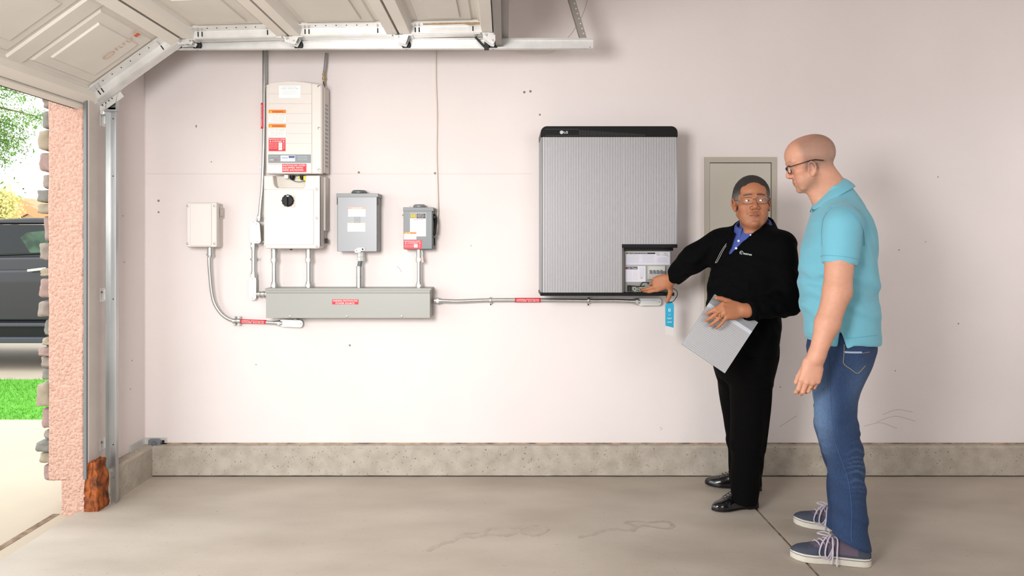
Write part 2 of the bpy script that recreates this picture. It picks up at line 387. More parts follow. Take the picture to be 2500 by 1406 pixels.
# rust orange sealing foam at the foot of the jamb
me = bpy.data.meshes.new('sealing_foam'); bm = bmesh.new(); bmesh.ops.create_cube(bm, size=2); bmesh.ops.subdivide_edges(bm, edges=bm.edges[:], cuts=14, use_grid_fill=True)
for v in bm.verts:
    c = v.co.copy(); top = 1-0.45*max(0, c.z)*(0.5-0.5*c.x)
    v.co = Vector((c.x*0.034*top*(1.0 if c.z < .2 else 1-.35*(c.z-.2)), c.y*0.045, c.z*0.125))+Vector((mnoise.noise(c*2.1), mnoise.noise(c*2.1+Vector((3, 0, 0))), mnoise.noise(c*2.2+Vector((0, 7, 0)))))*0.012
    v.co += Vector((mnoise.noise(c*5), mnoise.noise(c*5+Vector((3, 0, 0))), 0))*0.006
bm.to_mesh(me); bm.free(); me.materials.append(mat('rust_foam', '#a8561a', 0.75, col2='#4a2410', vscale=22, bump=0.6, bscale=70))
o = bpy.data.objects.new('sealing_foam', me); C.objects.link(o); o.location = (XL+0.026, -0.515, 0.118); shade(o, 80)
tag(o, 'rust orange lump of expanding foam at the foot of the jamb beside the vertical track', 'foam')
# ================================================================ sectional door and its track
m_galv = mat('galvanised_steel', '#c2c4c4', 0.34, metal=0.85, var=0.25, vscale=9, stretch=(1, 1, .2), bump=.05)
m_galvw = mat('galvanised_bright', '#d9d9d7', 0.42, metal=0.55, var=0.12, vscale=14)
m_door = mat('door_skin', '#cfcac1', 0.5, var=0.06, vscale=4)
m_rail = mat('door_rail', '#d8d3ca', 0.45)
m_blk = mat('black_rubber', '#121212', 0.6)
m_bore = mat('punched_hole', '#1c1a18', 0.9)
WD = 0.45                                                  # plane of the door's end
BX, BZ = X(234, WD), Z(264, WD); J1 = (X(458, WD), Z(104, WD)); J2 = (X(714, WD), Z(97, WD)); J3 = (X(978, WD), Z(93, WD)); E4 = (X(1206, WD), Z(88, WD))
prof = [(BX, BZ), J1, J2, J3, E4]
door = thing('garage_door', 'cream embossed sectional garage door, raised open on its tracks overhead', 'garage door', (J1[0], -2.9, J1[1])); door['kind'] = 'thing'
Y1, Y0 = -WD-0.01, -5.30
LET = []
for si in range(4):
    a = Vector((prof[si][0], 0, prof[si][1])); b = Vector((prof[si+1][0], 0, prof[si+1][1])); U = (b-a).normalized(); Nn = Vector((-U.z, 0, U.x))
    if Nn.z < 0: Nn = -Nn                                   # outward (up, away from the room)
    Ls = (b-a).length; T = 0.040
    mb = MB()
    # skin with pressed panels: nested loops give the raised mouldings
    per = 0.576; n = 8; y = Y1-0.06
    def pt(u, yy, h): return a+U*u+Vector((0, yy, 0))+Nn*(T+h)
    ysp = Y1
    cells = [(Y1-0.10-k*per, Y1-0.10-k*per-0.49) for k in range(n)]
    ylast = Y1
    for (c1, c0) in cells:
        u0, u1 = 0.075, Ls-0.075
        mb.add([pt(0, ylast, 0), pt(Ls, ylast, 0), pt(Ls, c1, 0), pt(0, c1, 0)], [(0, 1, 2, 3)])
        mb.add([pt(0, c1, 0), pt(u0, c1, 0), pt(u0, c0, 0), pt(0, c0, 0)], [(0, 1, 2, 3)])
        mb.add([pt(u1, c1, 0), pt(Ls, c1, 0), pt(Ls, c0, 0), pt(u1, c0, 0)], [(0, 1, 2, 3)])
        loops = []
        for (ins, h) in ((0, 0), (0.006, 0.010), (0.026, 0.010), (0.036, 0.002), (0.085, 0.002), (0.089, -0.007), (0.105, -0.007)):
            loops.append([pt(u0+ins, c1-ins, h), pt(u1-ins, c1-ins, h), pt(u1-ins, c0+ins, h), pt(u0+ins, c0+ins, h)])
        vs = [p for l in loops for p in l]; fs = []
        for i in range(len(loops)-1):
            for k in range(4): fs.append((i*4+k, i*4+(k+1) % 4, i*4+4+(k+1) % 4, i*4+4+k))
        k = (len(loops)-1)*4; fs.append((k, k+1, k+2, k+3)); mb.add(vs, fs); ylast = c0
    mb.add([pt(0, ylast, 0), pt(Ls, ylast, 0), pt(Ls, Y0, 0), pt(0, Y0, 0)], [(0, 1, 2, 3)])
    mb.add([pt(0, Y1, 0.012), pt(Ls, Y1, 0.012), pt(Ls, Y0, 0.012), pt(0, Y0, 0.012)], [(0, 1, 2, 3)])
    sec = mb.build('door_section', m_door, door, angle=20)
    # lengthwise rails folded from the skin
    for (u, du) in ((0.006, 1), (Ls-0.006, -1)):
        mb = MB(); p0 = a+U*u
        mb.prism([(0, 0), (du*0.05, 0), (du*0.05, 0.006), (du*0.006, 0.006), (du*0.006, T), (0, T)], p0, U, Nn, (0, 1, 0), Y0, Y1)
        mb.prism([(du*.05, 0.0), (du*.053, 0.0), (du*.064, T), (du*.06, T)], p0, U, Nn, (0, 1, 0), Y0, Y1)
        mb.build('section_rail', m_rail, sec, angle=20)
    # galvanised end stile with slots and rivets
    mb = MB(); st = 0.055
    mb.obox(a+U*(Ls/2)+Vector((0, Y1-0.002, 0))+Nn*(T/2), U*(Ls/2), Vector((0, 0.0015, 0)), Nn*(T/2+.004))
    mb.obox(a+U*(Ls/2)+Vector((0, Y1-st/2, 0))+Nn*(-0.002), U*(Ls/2-.02), Vector((0, st/2, 0)), Nn*0.0015)
    mb.obox(a+U*(Ls/2)+Vector((0, Y1-st, 0))+Nn*(T/2), U*(Ls/2-.06), Vector((0, 0.0015, 0)), Nn*(T/2))
    mb.obox(a+U*(Ls/2)+Vector((0, Y1-st-.03, 0))+Nn*(T-.002), U*(Ls/2-.06), Vector((0, 0.03, 0)), Nn*0.002)
    mb.mat(1)
    for uu in (0.085, 0.105, Ls-0.105):
        mb.tube([a+U*uu+Vector((0, Y1-st-.003, 0))+Nn*(0.008), a+U*uu+Vector((0, Y1-st-.003, 0))+Nn*(T-.008)], 0.003, 6)
    for k in range(6): mb.ball(a+U*(0.15+(Ls-.3)*k/5)+Vector((0, Y1-st-0.045, 0))+Nn*(T-.004), 0.0035, 6)
    mb.build('end_stile', [m_galvw, m_bore], sec, 'galvanised end stile', angle=20)
    if si == 0:
        mb = MB(); mb.prism([(0.0, -0.014), (-0.030, -0.014), (-0.030, T+.005), (0.0, T+.005)], a, U, Nn, (0, 1, 0), Y0, Y1); mb.build('bottom_rail', m_rail, door)
        mb = MB(); mb.prism([(-0.032, -0.004), (-0.052, 0.008), (-0.052, T-.012), (-0.032, T)], a, U, Nn, (0, 1, 0), Y0, Y1); mb.build('bottom_seal', m_blk, door, 'black rubber bottom seal')
        # ink stamp on the bottom section
        c = a+U*0.30+Vector((0, -WD-.28, 0))+Nn*(T-.012)
        sk = mat('ink_stamp', '#b0835e', 0.8); mb = MB()
        Uy = Vector((0, 1, 0)); 
        pts = [c+Uy*(.03*math.cos(t*math.pi/10))*.5+U*(.03*math.sin(t*math.pi/10)) for t in range(20)]
        mb.tube(pts, 0.0012, 5, closed=True)
        for k in range(5): mb.obox(c+U*(0.045+.022*k), U*0.001, Uy*0.013, Nn*.0005); mb.obox(c+U*(0.045+.022*k+.006)+Uy*.01*(1 if k % 2 else -1), U*0.006, Uy*0.001, Nn*.0005)
        mb.mat(1).obox(c+U*0.165, U*0.012, Uy*0.013, Nn*.0005)
        mb.build('ink_stamp', [sk, mat('red_print', '#c65a3c', 0.7)], sec, 'faded brown and red ink stamp')
    if si == 3:
        mb = MB(); c = a+U*0.30+Vector((0, -WD-.12, 0))+Nn*(T-.008)
        mb.prism([(-.17, -.012), (-.05, -.02), (.0, -.012), (.10, -.02), (.135, 0.0), (.12, .022), (.06, .03), (.03, .008), (-.06, .014), (-.17, .012)], c, U, (0, 1, 0), Nn, -.002, 0)
        mb.build('torn_tape', mat('torn_tape', '#cbb594', 0.7, col2='#b49a78', vscale=40), sec, 'torn strip of tan paper tape')
# strut along the top section's end
a = Vector((E4[0], 0, E4[1])); mb = MB()
mb.prism([(0, -0.01), (0.012, -0.01), (0.012, -0.05), (0.038, -0.05), (0.038, -0.01), (0.075, -0.01), (0.075, -0.013), (0.041, -0.013), (0.041, -0.053), (0.009, -0.053), (0.009, -0.013), (0, -0.013)], a, (1, 0, 0), (0, 0, 1), (0, 1, 0), Y0, Y1+.01)
mb.prism([(0, 0), (0.07, 0), (0.07, 0.045), (0, 0.045)], a, (1, 0, 0), (0, 0, 1), (0, 1, 0), Y0, Y1)
mb.build('strut', mat('strut_steel', '#85807a', 0.45, metal=.6), door, 'dark steel stiffening strut', angle=20)
# hinges with rollers running in the track
def wheel(mb, c): mb.lathe(Vector(c)+Vector((0, 0.0, 0)), (0, 1, 0), [(0.006, -0.002), (0.021, 0), (0.024, 0.004), (0.024, 0.008), (0.021, 0.012), (0.006, 0.014)], 20)
TRZ = None
def track_z(x):
    t = (x-X(462, .43))/(X(1448, .43)-X(462, .43)); return Z(112, .43)+(Z(112, .43)-Z(115.5, .43))*0+(0.004*t)
for hi, (x, z) in enumerate((J1, J2, J3, (E4[0]-.035, E4[1]-.0))):
    y = Y1-0.03
    mb = MB(); rz = track_z(x+.03); rx = x+(.045 if hi == 0 else (.028 if hi < 3 else .03))
    U1 = (Vector((prof[hi+1][0], 0, prof[hi+1][1]))-Vector((prof[hi][0], 0, prof[hi][1]))).normalized()
    mb.obox((x-.02, y, z-.006), U1*.04, (0, .028, 0), Vector((-U1.z, 0, U1.x))*.0018)
    mb.obox((x+.035, y, z-.004), (.035, 0, 0), (0, .026, 0), (0, 0, .0018))
    for s in (-1, 1):
        mb.prism([(-.02, 0), (.05, 0), (rx-x+.012, rz-z+.004), (rx-x+.004, rz-z-.012), (rx-x-.012, rz-z-.008), (-.02, -.022)], (x, y+s*.024, z-.006), (1, 0, 0), (0, 0, 1), (0, 1, 0), -.0012, .0012)
    h = mb.build('hinge', m_galvw, door, angle=20)
    mb = MB(); mb.cyl((x-.005, y-.034, z-.014), (x-.005, y+.03, z-.014), .0075, 12); mb.ball((x-.03, y-.03, z-.008), .005, 8); mb.ball((x+.05, y-.005, z-.009), .005, 8)
    mb.build_each('hinge_pin', m_galv, h)
    mb = MB(); mb.cyl((rx, y-.03, rz), (rx, -.425, rz), .0055, 10); r = mb.build('roller_stem', m_galv, door)
    mb = MB(); wheel(mb, (rx, -.444, rz)); mb.build('roller', m_blk, door, 'black nylon roller')
# bottom bracket
mb = MB(); a = Vector((BX, Y1, BZ)); U1 = (Vector((J1[0], 0, J1[1]))-Vector((BX, 0, BZ))).normalized(); N1 = Vector((-U1.z, 0, U1.x))
if N1.z > 0: N1 = -N1
mb.obox(a+U1*.07+Vector((0, .006, 0))+N1*.008, U1*.085, (0, .002, 0), N1*.03); mb.obox(a+U1*.02+Vector((0, -.02, 0))+N1*.006, U1*.03, (0, .026, 0), N1*.002)
mb.mat(1)
for i in range(5):
    for j in range(2): mb.lathe(a+U1*(.02+.02*i)+N1*(-.004+.016*j)+Vector((0, .002, 0)), (0, -1, 0), [(.0032, 0), (.0032, .0023)], 8)
mb.mat(0).lathe(a+U1*.0+N1*.02+Vector((0, -.03, 0)), (0, 1, 0), [(.008, 0), (.014, .002), (.014, .03), (.008, .032)], 14)
mb.lathe(a+U1*.02+N1*.045+Vector((0, -.01, 0)), (0, 1, 0), [(.008, 0), (.012, .002), (.012, .03), (.008, .032)], 14)
mb.build('bottom_bracket', [m_galvw, m_bore], door, angle=20)
# small lift arm by the top roller
mb = MB(); mb.tube([P(1160, 90, .47), P(1188, 120, .45)], .006, 8); mb.obox(P(1188, 112, .46), (.012, 0, 0), (0, .004, 0), (0, 0, .022)); mb.build('top_fixture', m_blk, door, 'dark top roller bracket', angle=20)
# ---- the track: C channel open towards the door
track = thing('door_track', 'galvanised steel track rising beside the jamb and turning along the wall overhead', 'track', (X(272, .43), -.43, 0))
def channel(pts, outn, mb, w=0.053, dep=0.026, t=0.0022):
    """C channel along pts (in the x-z plane, web at y=-0.43, open towards the camera)"""
    n = len(pts); sec = [(-w/2, -dep), (-w/2, 0), (w/2, 0), (w/2, -dep), (w/2-t, -dep), (w/2-t, -t), (-w/2+t, -t), (-w/2+t, -dep)]
    vs = []; fs = []
    for i, p in enumerate(pts):
        p = Vector(p); a = Vector(pts[max(0, i-1)]); b = Vector(pts[min(n-1, i+1)]); T = (b-a).normalized(); S = Vector((T.z, 0, -T.x))
        for (u, v) in sec: vs.append(p+S*u+Vector((0, v, 0)))
    for i in range(n-1):
        for k in range(8): fs.append((i*8+k, i*8+(k+1) % 8, i*8+8+(k+1) % 8, i*8+8+k))
    fs += [tuple(range(8)), tuple((n-1)*8+k for k in range(8))]; mb.add(vs, fs); return mb
yw = -.43; xv = X(277, .43); z1 = Z(272, .43); zh = track_z(0); 
mb = channel([(xv, yw, 0.002), (xv, yw, z1+.02)], 1, MB())
for zz in (Z(290, .43), Z(430, .43), Z(730, .43), Z(1085, .43), Z(1165, .43)): mb.mat(1).lathe((xv, yw-.0023, zz), (0, -1, 0), [(.0035, 0), (.0035, .0004)], 8); mb.mat(0)
mb.build('vertical_track', [m_galv, m_bore], track, angle=20)
R = 0.34; zc = zh-R; cx = xv+R
arc = [(xv, yw, z1+.01)]+[(xv, yw, zc)]*(1 if zc > z1+.02 else 0)+[(cx-R*math.cos(t), yw, zc+R*math.sin(t)) for t in [math.pi/2*k/14 for k in range(1, 15)]]
mb = channel(arc, 1, MB()); mb.build('curved_track', m_galv, track, angle=20)
mb = channel([(cx, yw, zh), (X(1448, .43), yw, zh+.004)], 1, MB()); mb.mat(1).ball(P(1440, 116, .432), .005, 8); mb.build('horizontal_track', [m_galvw, m_galv], track, angle=20)
for zz, hh in ((Z(718, .4), .035), (Z(1078, .4), .03), (Z(288, .4), .05)):
    mb = MB(); mb.box(XL+.012, XL+.0145, -.46, -.405, zz-hh, zz+hh); mb.box(XL+.012, xv+.02, -.4275, -.425, zz-hh*.7, zz+hh*.7); mb.mat(1).ball((XL+.018, -.455, zz+hh*.4), .006, 8)
    mb.build('jamb_bracket', [m_galvw, mat('rusty_bolt', '#7a5236', .8)], track, 'pale galvanised jamb bracket', angle=20)
mb = MB(); mb.box(xv-.03, xv+.032, -.462, -.428, z1-.004, z1+.004); mb.build('splice_plate', m_galv, track)
# punched hanger angle holding the far end up
h0 = P(1428, 104, .43); h1 = P(1385, -40, .43); h1 = h0+(h1-h0)*2.6
Td = (h1-h0).normalized(); Sd = Vector((Td.z, 0, -Td.x))
mb = MB(); mb.obox((h0+h1)/2, (h1-h0)/2, Sd*.016, (0, .0012, 0)); mb.obox((h0+h1)/2-Sd*.016+Vector((0, .016, 0)), (h1-h0)/2, Sd*.0012, (0, .016, 0))
mb.mat(1)
for k in range(26): mb.lathe(h0+Td*(.02+.027*k)+Sd*.006+Vector((0, -.0012, 0)), (0, -1, 0), [(.0042, 0), (.0042, .0006)], 8)
mb.build('hanger_angle', [mat('hanger_steel', '#918d87', .5, metal=.5), flat('hole', '#c9bdb6')], track, 'perforated steel hanger angle', angle=20)
# thin cords and loose wire near the hanger
mb = MB(); mb.tube(bez([P(1440, -25, .2), P(1425, 30, .2), P(1400, 75, .25), P(1378, 102, .3)], 10), .0011, 6); ob = mb.build('pull_cord', mat('cord', '#8d7d72', .8)); tag(ob, 'thin brown cord hanging behind the perforated hanger angle', 'cord')
mb = MB(); mb.tube(bez([P(1262, 124, .02), P(1290, 131, .02), P(1325, 131, .02), P(1352, 124, .02)], 8), .0022, 8); ob = mb.build('loose_wire', mat('cream_cable', '#d8cfbe', .6)); tag(ob, 'cream wire sagging behind the end of the overhead track', 'wire')
# ================================================================ electrical gear on the wall
m_white = mat('white_plastic', '#d3cdc8', 0.45, var=0.02)
m_white2 = mat('pale_shell', '#cbc5bd', 0.45)
m_grey = mat('ansi_grey_enamel', '#757a7a', 0.4)
m_greyd = mat('disconnect_grey', '#596263', 0.42)
m_gut = mat('gutter_enamel', '#91928d', 0.42)
m_emt = mat('emt_conduit', '#c8cac8', 0.3, metal=0.9, var=.12, vscale=20, stretch=(1, 1, .1))
m_fit = mat('zinc_fitting', '#bdbfbb', 0.36, metal=0.8)
m_cast = mat('cast_conduit_body', '#dcdcda', 0.45, metal=0.35)
m_castd = mat('cast_side', '#9c9e9c', 0.5, metal=0.5)
m_screw = mat('screw_head', '#b3aca6', 0.35, metal=.7)
m_black = mat('black_plastic', '#0c0c0c', 0.45, spec=.3)
RED, ORG, WHT, INK, BLUE = '#c21f30', '#ee7a12', '#ece6e3', '#77736f', '#8fc3d8'
def frontbox(name, px0, px1, py0, py1, w1, w0, m, parent, r=0.004, r2=None, label=None, bevel=0.003):
    x0, x1, z0, z1 = X(px0, w1), X(px1, w1), Z(py1, w1), Z(py0, w1)
    mb = MB(); mb.prism(rrect(x0, x1, z0, z1, r2 or r), (0, 0, 0), (1, 0, 0), (0, 0, 1), (0, -1, 0), w0, w1)
    return mb.build(name, m, parent, label, bevel=bevel), (x0, x1, z0, z1)
def screw(mb, p, r=.006, n=FN):
    mb.mat(0).lathe(p, n, [(r, 0), (r, .0025), (r*.7, .0035)], 12)
def lines(x, y, w, n, gap, col=INK, h=.0014, seed=1):
    rr = random.Random(seed); out = []
    for i in range(n):
        k = rr.uniform(.82, 1); out.append(('r', x+w*(1-k)/2, y+gap*i, w*k, h, col))
    return out
# ---- conduit pieces
def conduit(name, pts, r, label, parent=None, ends=(1, 1), sm=1, clamps=()):
    root = thing(name, label, 'conduit', pts[0]) if parent is None else parent
    pp = bez(pts, 10) if (len(pts) > 2 and sm) else [Vector(p) for p in pts]
    MB().tube(pp, r, 16).build('tube', m_emt, root)
    for i, e in enumerate(ends):
        if not e: continue
        a, b = (pp[0], pp[1]) if i == 0 else (pp[-1], pp[-2]); d = (Vector(b)-Vector(a)).normalized()
        mb = MB(); a = Vector(a)
        mb.lathe(a, d, [(r*1.35, 0), (r*1.35, .012)], 16); mb.lathe(a+d*.012, d, [(r*1.62, 0), (r*1.62, .014)], 6); mb.lathe(a+d*.026, d, [(r*1.3, 0), (r*1.25, .014)], 16)
        mb.build('compression_fitting', m_fit, root, angle=25)
    return root, pp
def body(name, c, along, face_n, L=.128, wd=.037, dep=.042, label='', parent=None, side=m_castd):
    """conduit body: oval casting with a screwed oval cover"""
    c, along, n = Vector(c), Vector(along).normalized(), Vector(face_n).normalized(); S = along.cross(n)
    root = thing('conduit_fitting', label, 'conduit fitting', c)
    o1 = rrect(-L/2, L/2, -wd/2, wd/2, wd/2*.96, 8)
    MB().prism(o1, c, along, S, n, -dep, -.002).build('casting', side, root, bevel=.003)
    mb = MB(); mb.prism(rrect(-L/2-.003, L/2+.003, -wd/2-.003, wd/2+.003, wd/2*.97, 8), c, along, S, n, -.002, .002)
    mb.prism(rrect(-L/2+.02, L/2-.02, -wd/2+.009, wd/2-.009, wd/2*.48, 6), c, along, S, n, .002, .0045)
    cv = mb.build('cover', m_cast, root, bevel=.0012)
    mb = MB()
    for s in (-1, 1): screw(mb, c+along*s*(L/2-.008)+n*.002, .0032, n)
    mb.build_each('cover_screw', m_screw, cv)
    return root
# ---- small white junction box
o, _ = None, None
jb = thing('junction_box', 'small white weatherproof junction box with two corner screws, above the curved conduit', 'junction box', P(492, 603, .06))
frontbox('base', 457, 531, 496, 604, .075, 0, m_white2, jb, .006, bevel=.004)
cvr, (x0, x1, z0, z1) = frontbox('cover', 455, 529, 494, 603, .115, .077, m_white, jb, .008, bevel=.005)
MB().prism(rrect(x0+.022, x1-.028, z0+.006, z1-.006, .008), (0, 0, 0), (1, 0, 0), (0, 0, 1), (0, -1, 0), .112, .1195).build('raised_face', m_white, cvr, bevel=.003)
mb = MB()
for a in (x0+.008, x1-.012):
    for b in (z0+.02, z1-.02): screw(mb, (a, -.115, b), .0065)
mb.build_each('cover_screw', m_screw, cvr)
sticker('side_label', jb, (x1+.0022, -.070, z1-.024), (0, 1, 0), FV, (1, 0, 0), .04, .06, '#cfcac3', [('t', .005, .006, .03, .006, 'TYPE 3R', INK)]+lines(.005, .018, .03, 5, .008, INK)+[('r', .006, .05, .008, .008, INK), ('r', .02, .05, .01, .004, INK)])
# ---- inverter with its lower safety-switch housing
IW1 = .18
inv = thing('solar_inverter', 'tall white solar inverter covered in warning labels, above a lower switch housing', 'inverter', P(712, 608, .1))
x0, x1, zt, zb = X(648, IW1), X(785, IW1), Z(197, IW1), Z(424, IW1); zc = Z(205, IW1)
def arch(a, b, zlow, zcorner, ztop, n=14):
    out = [(a, zlow), (b, zlow), (b, zcorner-.012)]
    for i in range(n+1):
        t = i/n; out.append((b-(b-a)*t, zcorner+(ztop-zcorner)*(1-(2*t-1)**2)))
    out.append((a, zcorner-.012)); return out
MB().prism(arch(x0+.004, x1+.004, zb+.01, zc-.004, zt-.004), (0, 0, 0), (1, 0, 0), (0, 0, 1), (0, -1, 0), .03, .13).build('heat_sink_body', mat('inverter_side', '#c4bdb6', .5), inv, bevel=.004)
cov = MB().prism(arch(x0, x1, zb, zc, zt), (0, 0, 0), (1, 0, 0), (0, 0, 1), (0, -1, 0), .13, IW1-.006).build('upper_cover', m_white, inv, bevel=.008)
mb = MB(); xl, xr = X(656, IW1), X(761, IW1)
mb.prism(arch(xl, xr, zb+.003, zc+.004, zt-.002), (0, 0, 0), (1, 0, 0), (0, 0, 1), (0, -1, 0), IW1-.008, IW1-.001)
mb.build('raised_face', m_white, cov, bevel=.002)
mb = MB()
for py in (229, 253, 277, 301, 326, 350): zz = Z(py, IW1); mb.box(xl, xr, -IW1-.0003, -IW1+.002, zz-.0007, zz+.0007)
mb.build('groove', mat('groove_line', '#b9b0ab', .6), cov)
mb = MB()
for py in (211, 313, 415): screw(mb, (X(778, IW1), -IW1+.006, Z(py, IW1)), .008)
for py in (213, 314, 414): screw(mb, (X(648.5, IW1)+.002, -IW1+.006, Z(py, IW1)), .003)
mb.build_each('cover_screw', m_screw, cov)
mb = MB()
for k in range(16): zz = zc-.10-k*.023; mb.box(x1+.0035, x1+.0058, -.12, -.06, zz-.006, zz+.003)
mb.build('side_lettering', mat('side_grey', '#8b8f98', .6), inv)
def ist(name, px0, px1, py0, py1, bg, items, parent=inv, w=IW1, label=None):
    a, b, c, d = X(px0, w), X(px1, w), Z(py0, w), Z(py1, w)
    return sticker(name, parent, (a, -w, c), FU, FV, FN, b-a, c-d, bg, items(b-a, c-d), label)
ist('service_label', 681, 734, 209, 239, '#ebe6e4', lambda w, h: lines(.012, .006, w-.03, 1, .004, '#a9b3b8')+[('t', .010, .012, w-.022, .009, '1-855-478-6786', '#86b9cb'), ('r', .01, .009, w-.022, .0008, '#8fc3d8')]+lines(.016, .030, w-.035, 4, .006, '#b3c4cc'), label='white service label with pale blue phone number')
for k, (a, b) in enumerate(((268, 299), (303, 334))):
    ist('warning_label', 656, 698, a, b, '#ebe4df', lambda w, h: [('r', 0, 0, w, .0195, ORG), ('p', [(.006, .016), (.018, .016), (.012, .005)], '', '', '', '#f9c623'), ('t', .02, .006, w-.032, .009, 'WARNING', '#40210a', .01), ('t', .004, .024, w-.008, .0055, 'ELECTRIC SHOCK HAZARD', '#5f5a56')]
        +[('t', .004+.003*i, .034+.0085*i, w-.008-.006*i, .0042, s, '#6f6a66') for i, s in enumerate(('IF A GROUND FAULT IS INDICATED' if k == 0 else 'DO NOT TOUCH TERMINALS', 'ALL NORMALLY GROUNDED' if k == 0 else 'TERMINALS ON BOTH LINE AND LOAD', 'CONDUCTORS MAY BE' if k == 0 else 'SIDES MAY BE ENERGIZED', 'UNGROUNDED AND ENERGIZED' if k == 0 else 'IN THE OPEN POSITION'))], label='orange and white electric shock warning label')
ist('disconnect_label', 656, 697, 337, 369, RED, lambda w, h: [('t', .003, .004, w-.006, .007, 'PHOTOVOLTAIC SYSTEM', '#f2dedd', .01), ('t', .018, .015, w-.036, .007, 'AC DISCONNECT', '#f2dedd', .01), ('p', [(.005, .022), (.014, .022), (.0095, .014)], '', '', '', '#f2dedd'), ('p', [(w-.014, .022), (w-.005, .022), (w-.0095, .014)], '', '', '', '#f2dedd')]
    +[('t', .003, .027+.009*i, w*.5, .0045, s, '#f0c9ca') for i, s in enumerate(('OPERATING VOLTAGE', 'OPERATING CURRENT', 'MAX SYSTEM VOLTAGE', 'SHORT CIRCUIT'))]+[('t', w*.84, .027+.009*i, w*.13, .0045, s, '#f0c9ca') for i, s in enumerate(('VDC', 'AMPS', 'VDC', 'AMPS'))]+[('r', w*.59, .025, w*.21, .042, '#e9e4dc')]+[('t', w*.62, .030+.010*i, w*.13, .005, s, '#555555') for i, s in enumerate(('240', '32', '480', '45'))], label='red photovoltaic disconnect label')
ist('display_band', 655, 759, 377, 398, '#7e878c', lambda w, h: [('r', w*.29, .006, w*.34, h-.015, '#c9d2e8'), ('r', w*.48, .008, w*.14, .012, '#4a4f7c'), ('r', w*.32, .016, w*.14, .006, '#8f9cc4'), ('t', w*.03, .008, w*.2, .004, 'single phase inverter', '#c3c9cc'), ('t', w*.03, .024, w*.10, .009, 'solar', '#dfe2e4'), ('t', w*.135, .024, w*.10, .009, 'edge', '#c63a40', .01)]+[('t', w*.7, .009+.009*i, w*.22, .004, s, '#c3c9cc') for i, s in enumerate(('power', 'communication', 'fault'))], label='grey band with a small lit display')
ist('faded_label', 655, 689, 400, 421, '#ece4de', lambda w, h: [('r', 0, 0, w, .008, '#e3bfb2')]+lines(.006, .016, w-.012, 3, .008, '#d9cdc6'), label='faded white label with a pink header')
ist('warning_plate', 689, 748, 400, 420, RED, lambda w, h: [('t', .004, .004, w-.01, .009, 'PHOTOVOLTAIC SYSTEM', '#f2dedd', .01), ('t', .004, .017, w*.82, .009, 'EQUIPPED WITH', '#f2dedd', .01), ('t', .004, .030, w*.84, .009, 'RAPID SHUTDOWN', '#f2dedd', .01)], label='red plate about rapid shutdown')
# lower housing with a recess at its top
a0, a1, b1, b0 = X(643, IW1), X(781, IW1), Z(428, IW1), Z(607, IW1)
MB().box(a0+.012, a1+.010, -.10, -.02, b0+.10, b1).build('back_housing', MATS['inverter_side'], inv, bevel=.006)
MB().box(a0+.012, a1-.004, -.08, -.02, b0+.01, b0+.11).build('back_housing', MATS['inverter_side'], inv, bevel=.006)
rx0, rx1, rz = X(668, IW1), X(743, IW1), Z(458, IW1)
poly = [(a0, b1), (a0, b0+.01), (a0+.01, b0), (a1-.01, b0), (a1, b0+.01), (a1, b1), (rx1+.006, b1), (rx1, rz+.008), (rx1-.008, rz), (rx0+.016, rz), (rx0+.006, rz+.008), (rx0, rz+.02), (rx0-.006, b1)]
lc = MB().prism(poly, (0, 0, 0), (1, 0, 0), (0, 0, 1), (0, -1, 0), .09, IW1-.004).build('lower_cover', m_white, inv, bevel=.006)
MB().prism([(a0+.01, b0+.02), (a1-.035, b0+.02), (a1-.035, rz-.01), (a0+.01, rz-.01)], (0, 0, 0), (1, 0, 0), (0, 0, 1), (0, -1, 0), IW1-.006, IW1).build('raised_face', m_white, lc, bevel=.003)
MB().box(a1-.0045, a1, -IW1-.004, -IW1+.02, b0+.01, b1-.004).build('cover_lip', m_white, lc, bevel=.001)
mb = MB()
for py in (462, 532, 601): screw(mb, (X(773, IW1), -IW1+.003, Z(py, IW1)), .007)
for py in (462, 532, 601): screw(mb, (X(647, IW1), -IW1+.003, Z(py, IW1)), .003)
mb.build_each('cover_screw', m_screw, lc)
MB().box(rx0-.01, rx1+.01, -.112, -.102, rz-.02, b1).build('recess_back', mat('recess_shell', '#cfcac0', .6), inv)
mb = MB(); mb.box(X(694, .16), X(704, .16), -.165, -.11, Z(436, .16), b1+.004); mb.build('latch_tab', m_white, inv, bevel=.002)
mb = MB()
for px in (714, 738): mb.lathe((X(px, .13), -.13, b1+.004), (0, 0, -1), [(.014, 0), (.014, .012), (.011, .014), (.011, .024), (.006, .026)], 10)
mb.build_each('cable_gland', m_black, inv); 
mb = MB(); mb.box(X(727, .13), X(734, .13), -.13, -.12, b1-.01, b1); mb.box(X(742, .13), X(748, .13), -.14, -.12, b1-.03, b1); mb.build_each('warning_tag', flat('#d8c21a', '#d8c21a'), inv)
MB().tube(bez([P(713, 436, .14), P(716, 441, .15), P(730, 444, .15), P(744, 441, .15)], 6), .0018, 6).build('sensor_wire', m_black, inv)
ks = P(705.5, 491, IW1)
mb = MB(); mb.box(ks.x-.032, ks.x+.034, -IW1-.003, -IW1+.002, ks.z-.034, ks.z+.032); kp = mb.build('switch_plate', mat('switch_plate', '#c9c4bc', .5), inv, bevel=.002)
c = P(703.5, 490, IW1+.002); mb = MB(); mb.lathe(c, FN, [(.032, 0), (.033, .008), (.028, .014), (.020, .014)], 32); mb.obox(c+Vector((-.003, -.02, -.006)), (.0075, 0, 0), (0, .012, 0), (0, 0, .023)); 
for k in range(12):
    t = k*math.pi/6; mb.obox(c+Vector((.031*math.cos(t), -.006, .031*math.sin(t))), Vector((math.cos(t), 0, math.sin(t)))*.003, (0, .005, 0), Vector((-math.sin(t), 0, math.cos(t)))*.004)
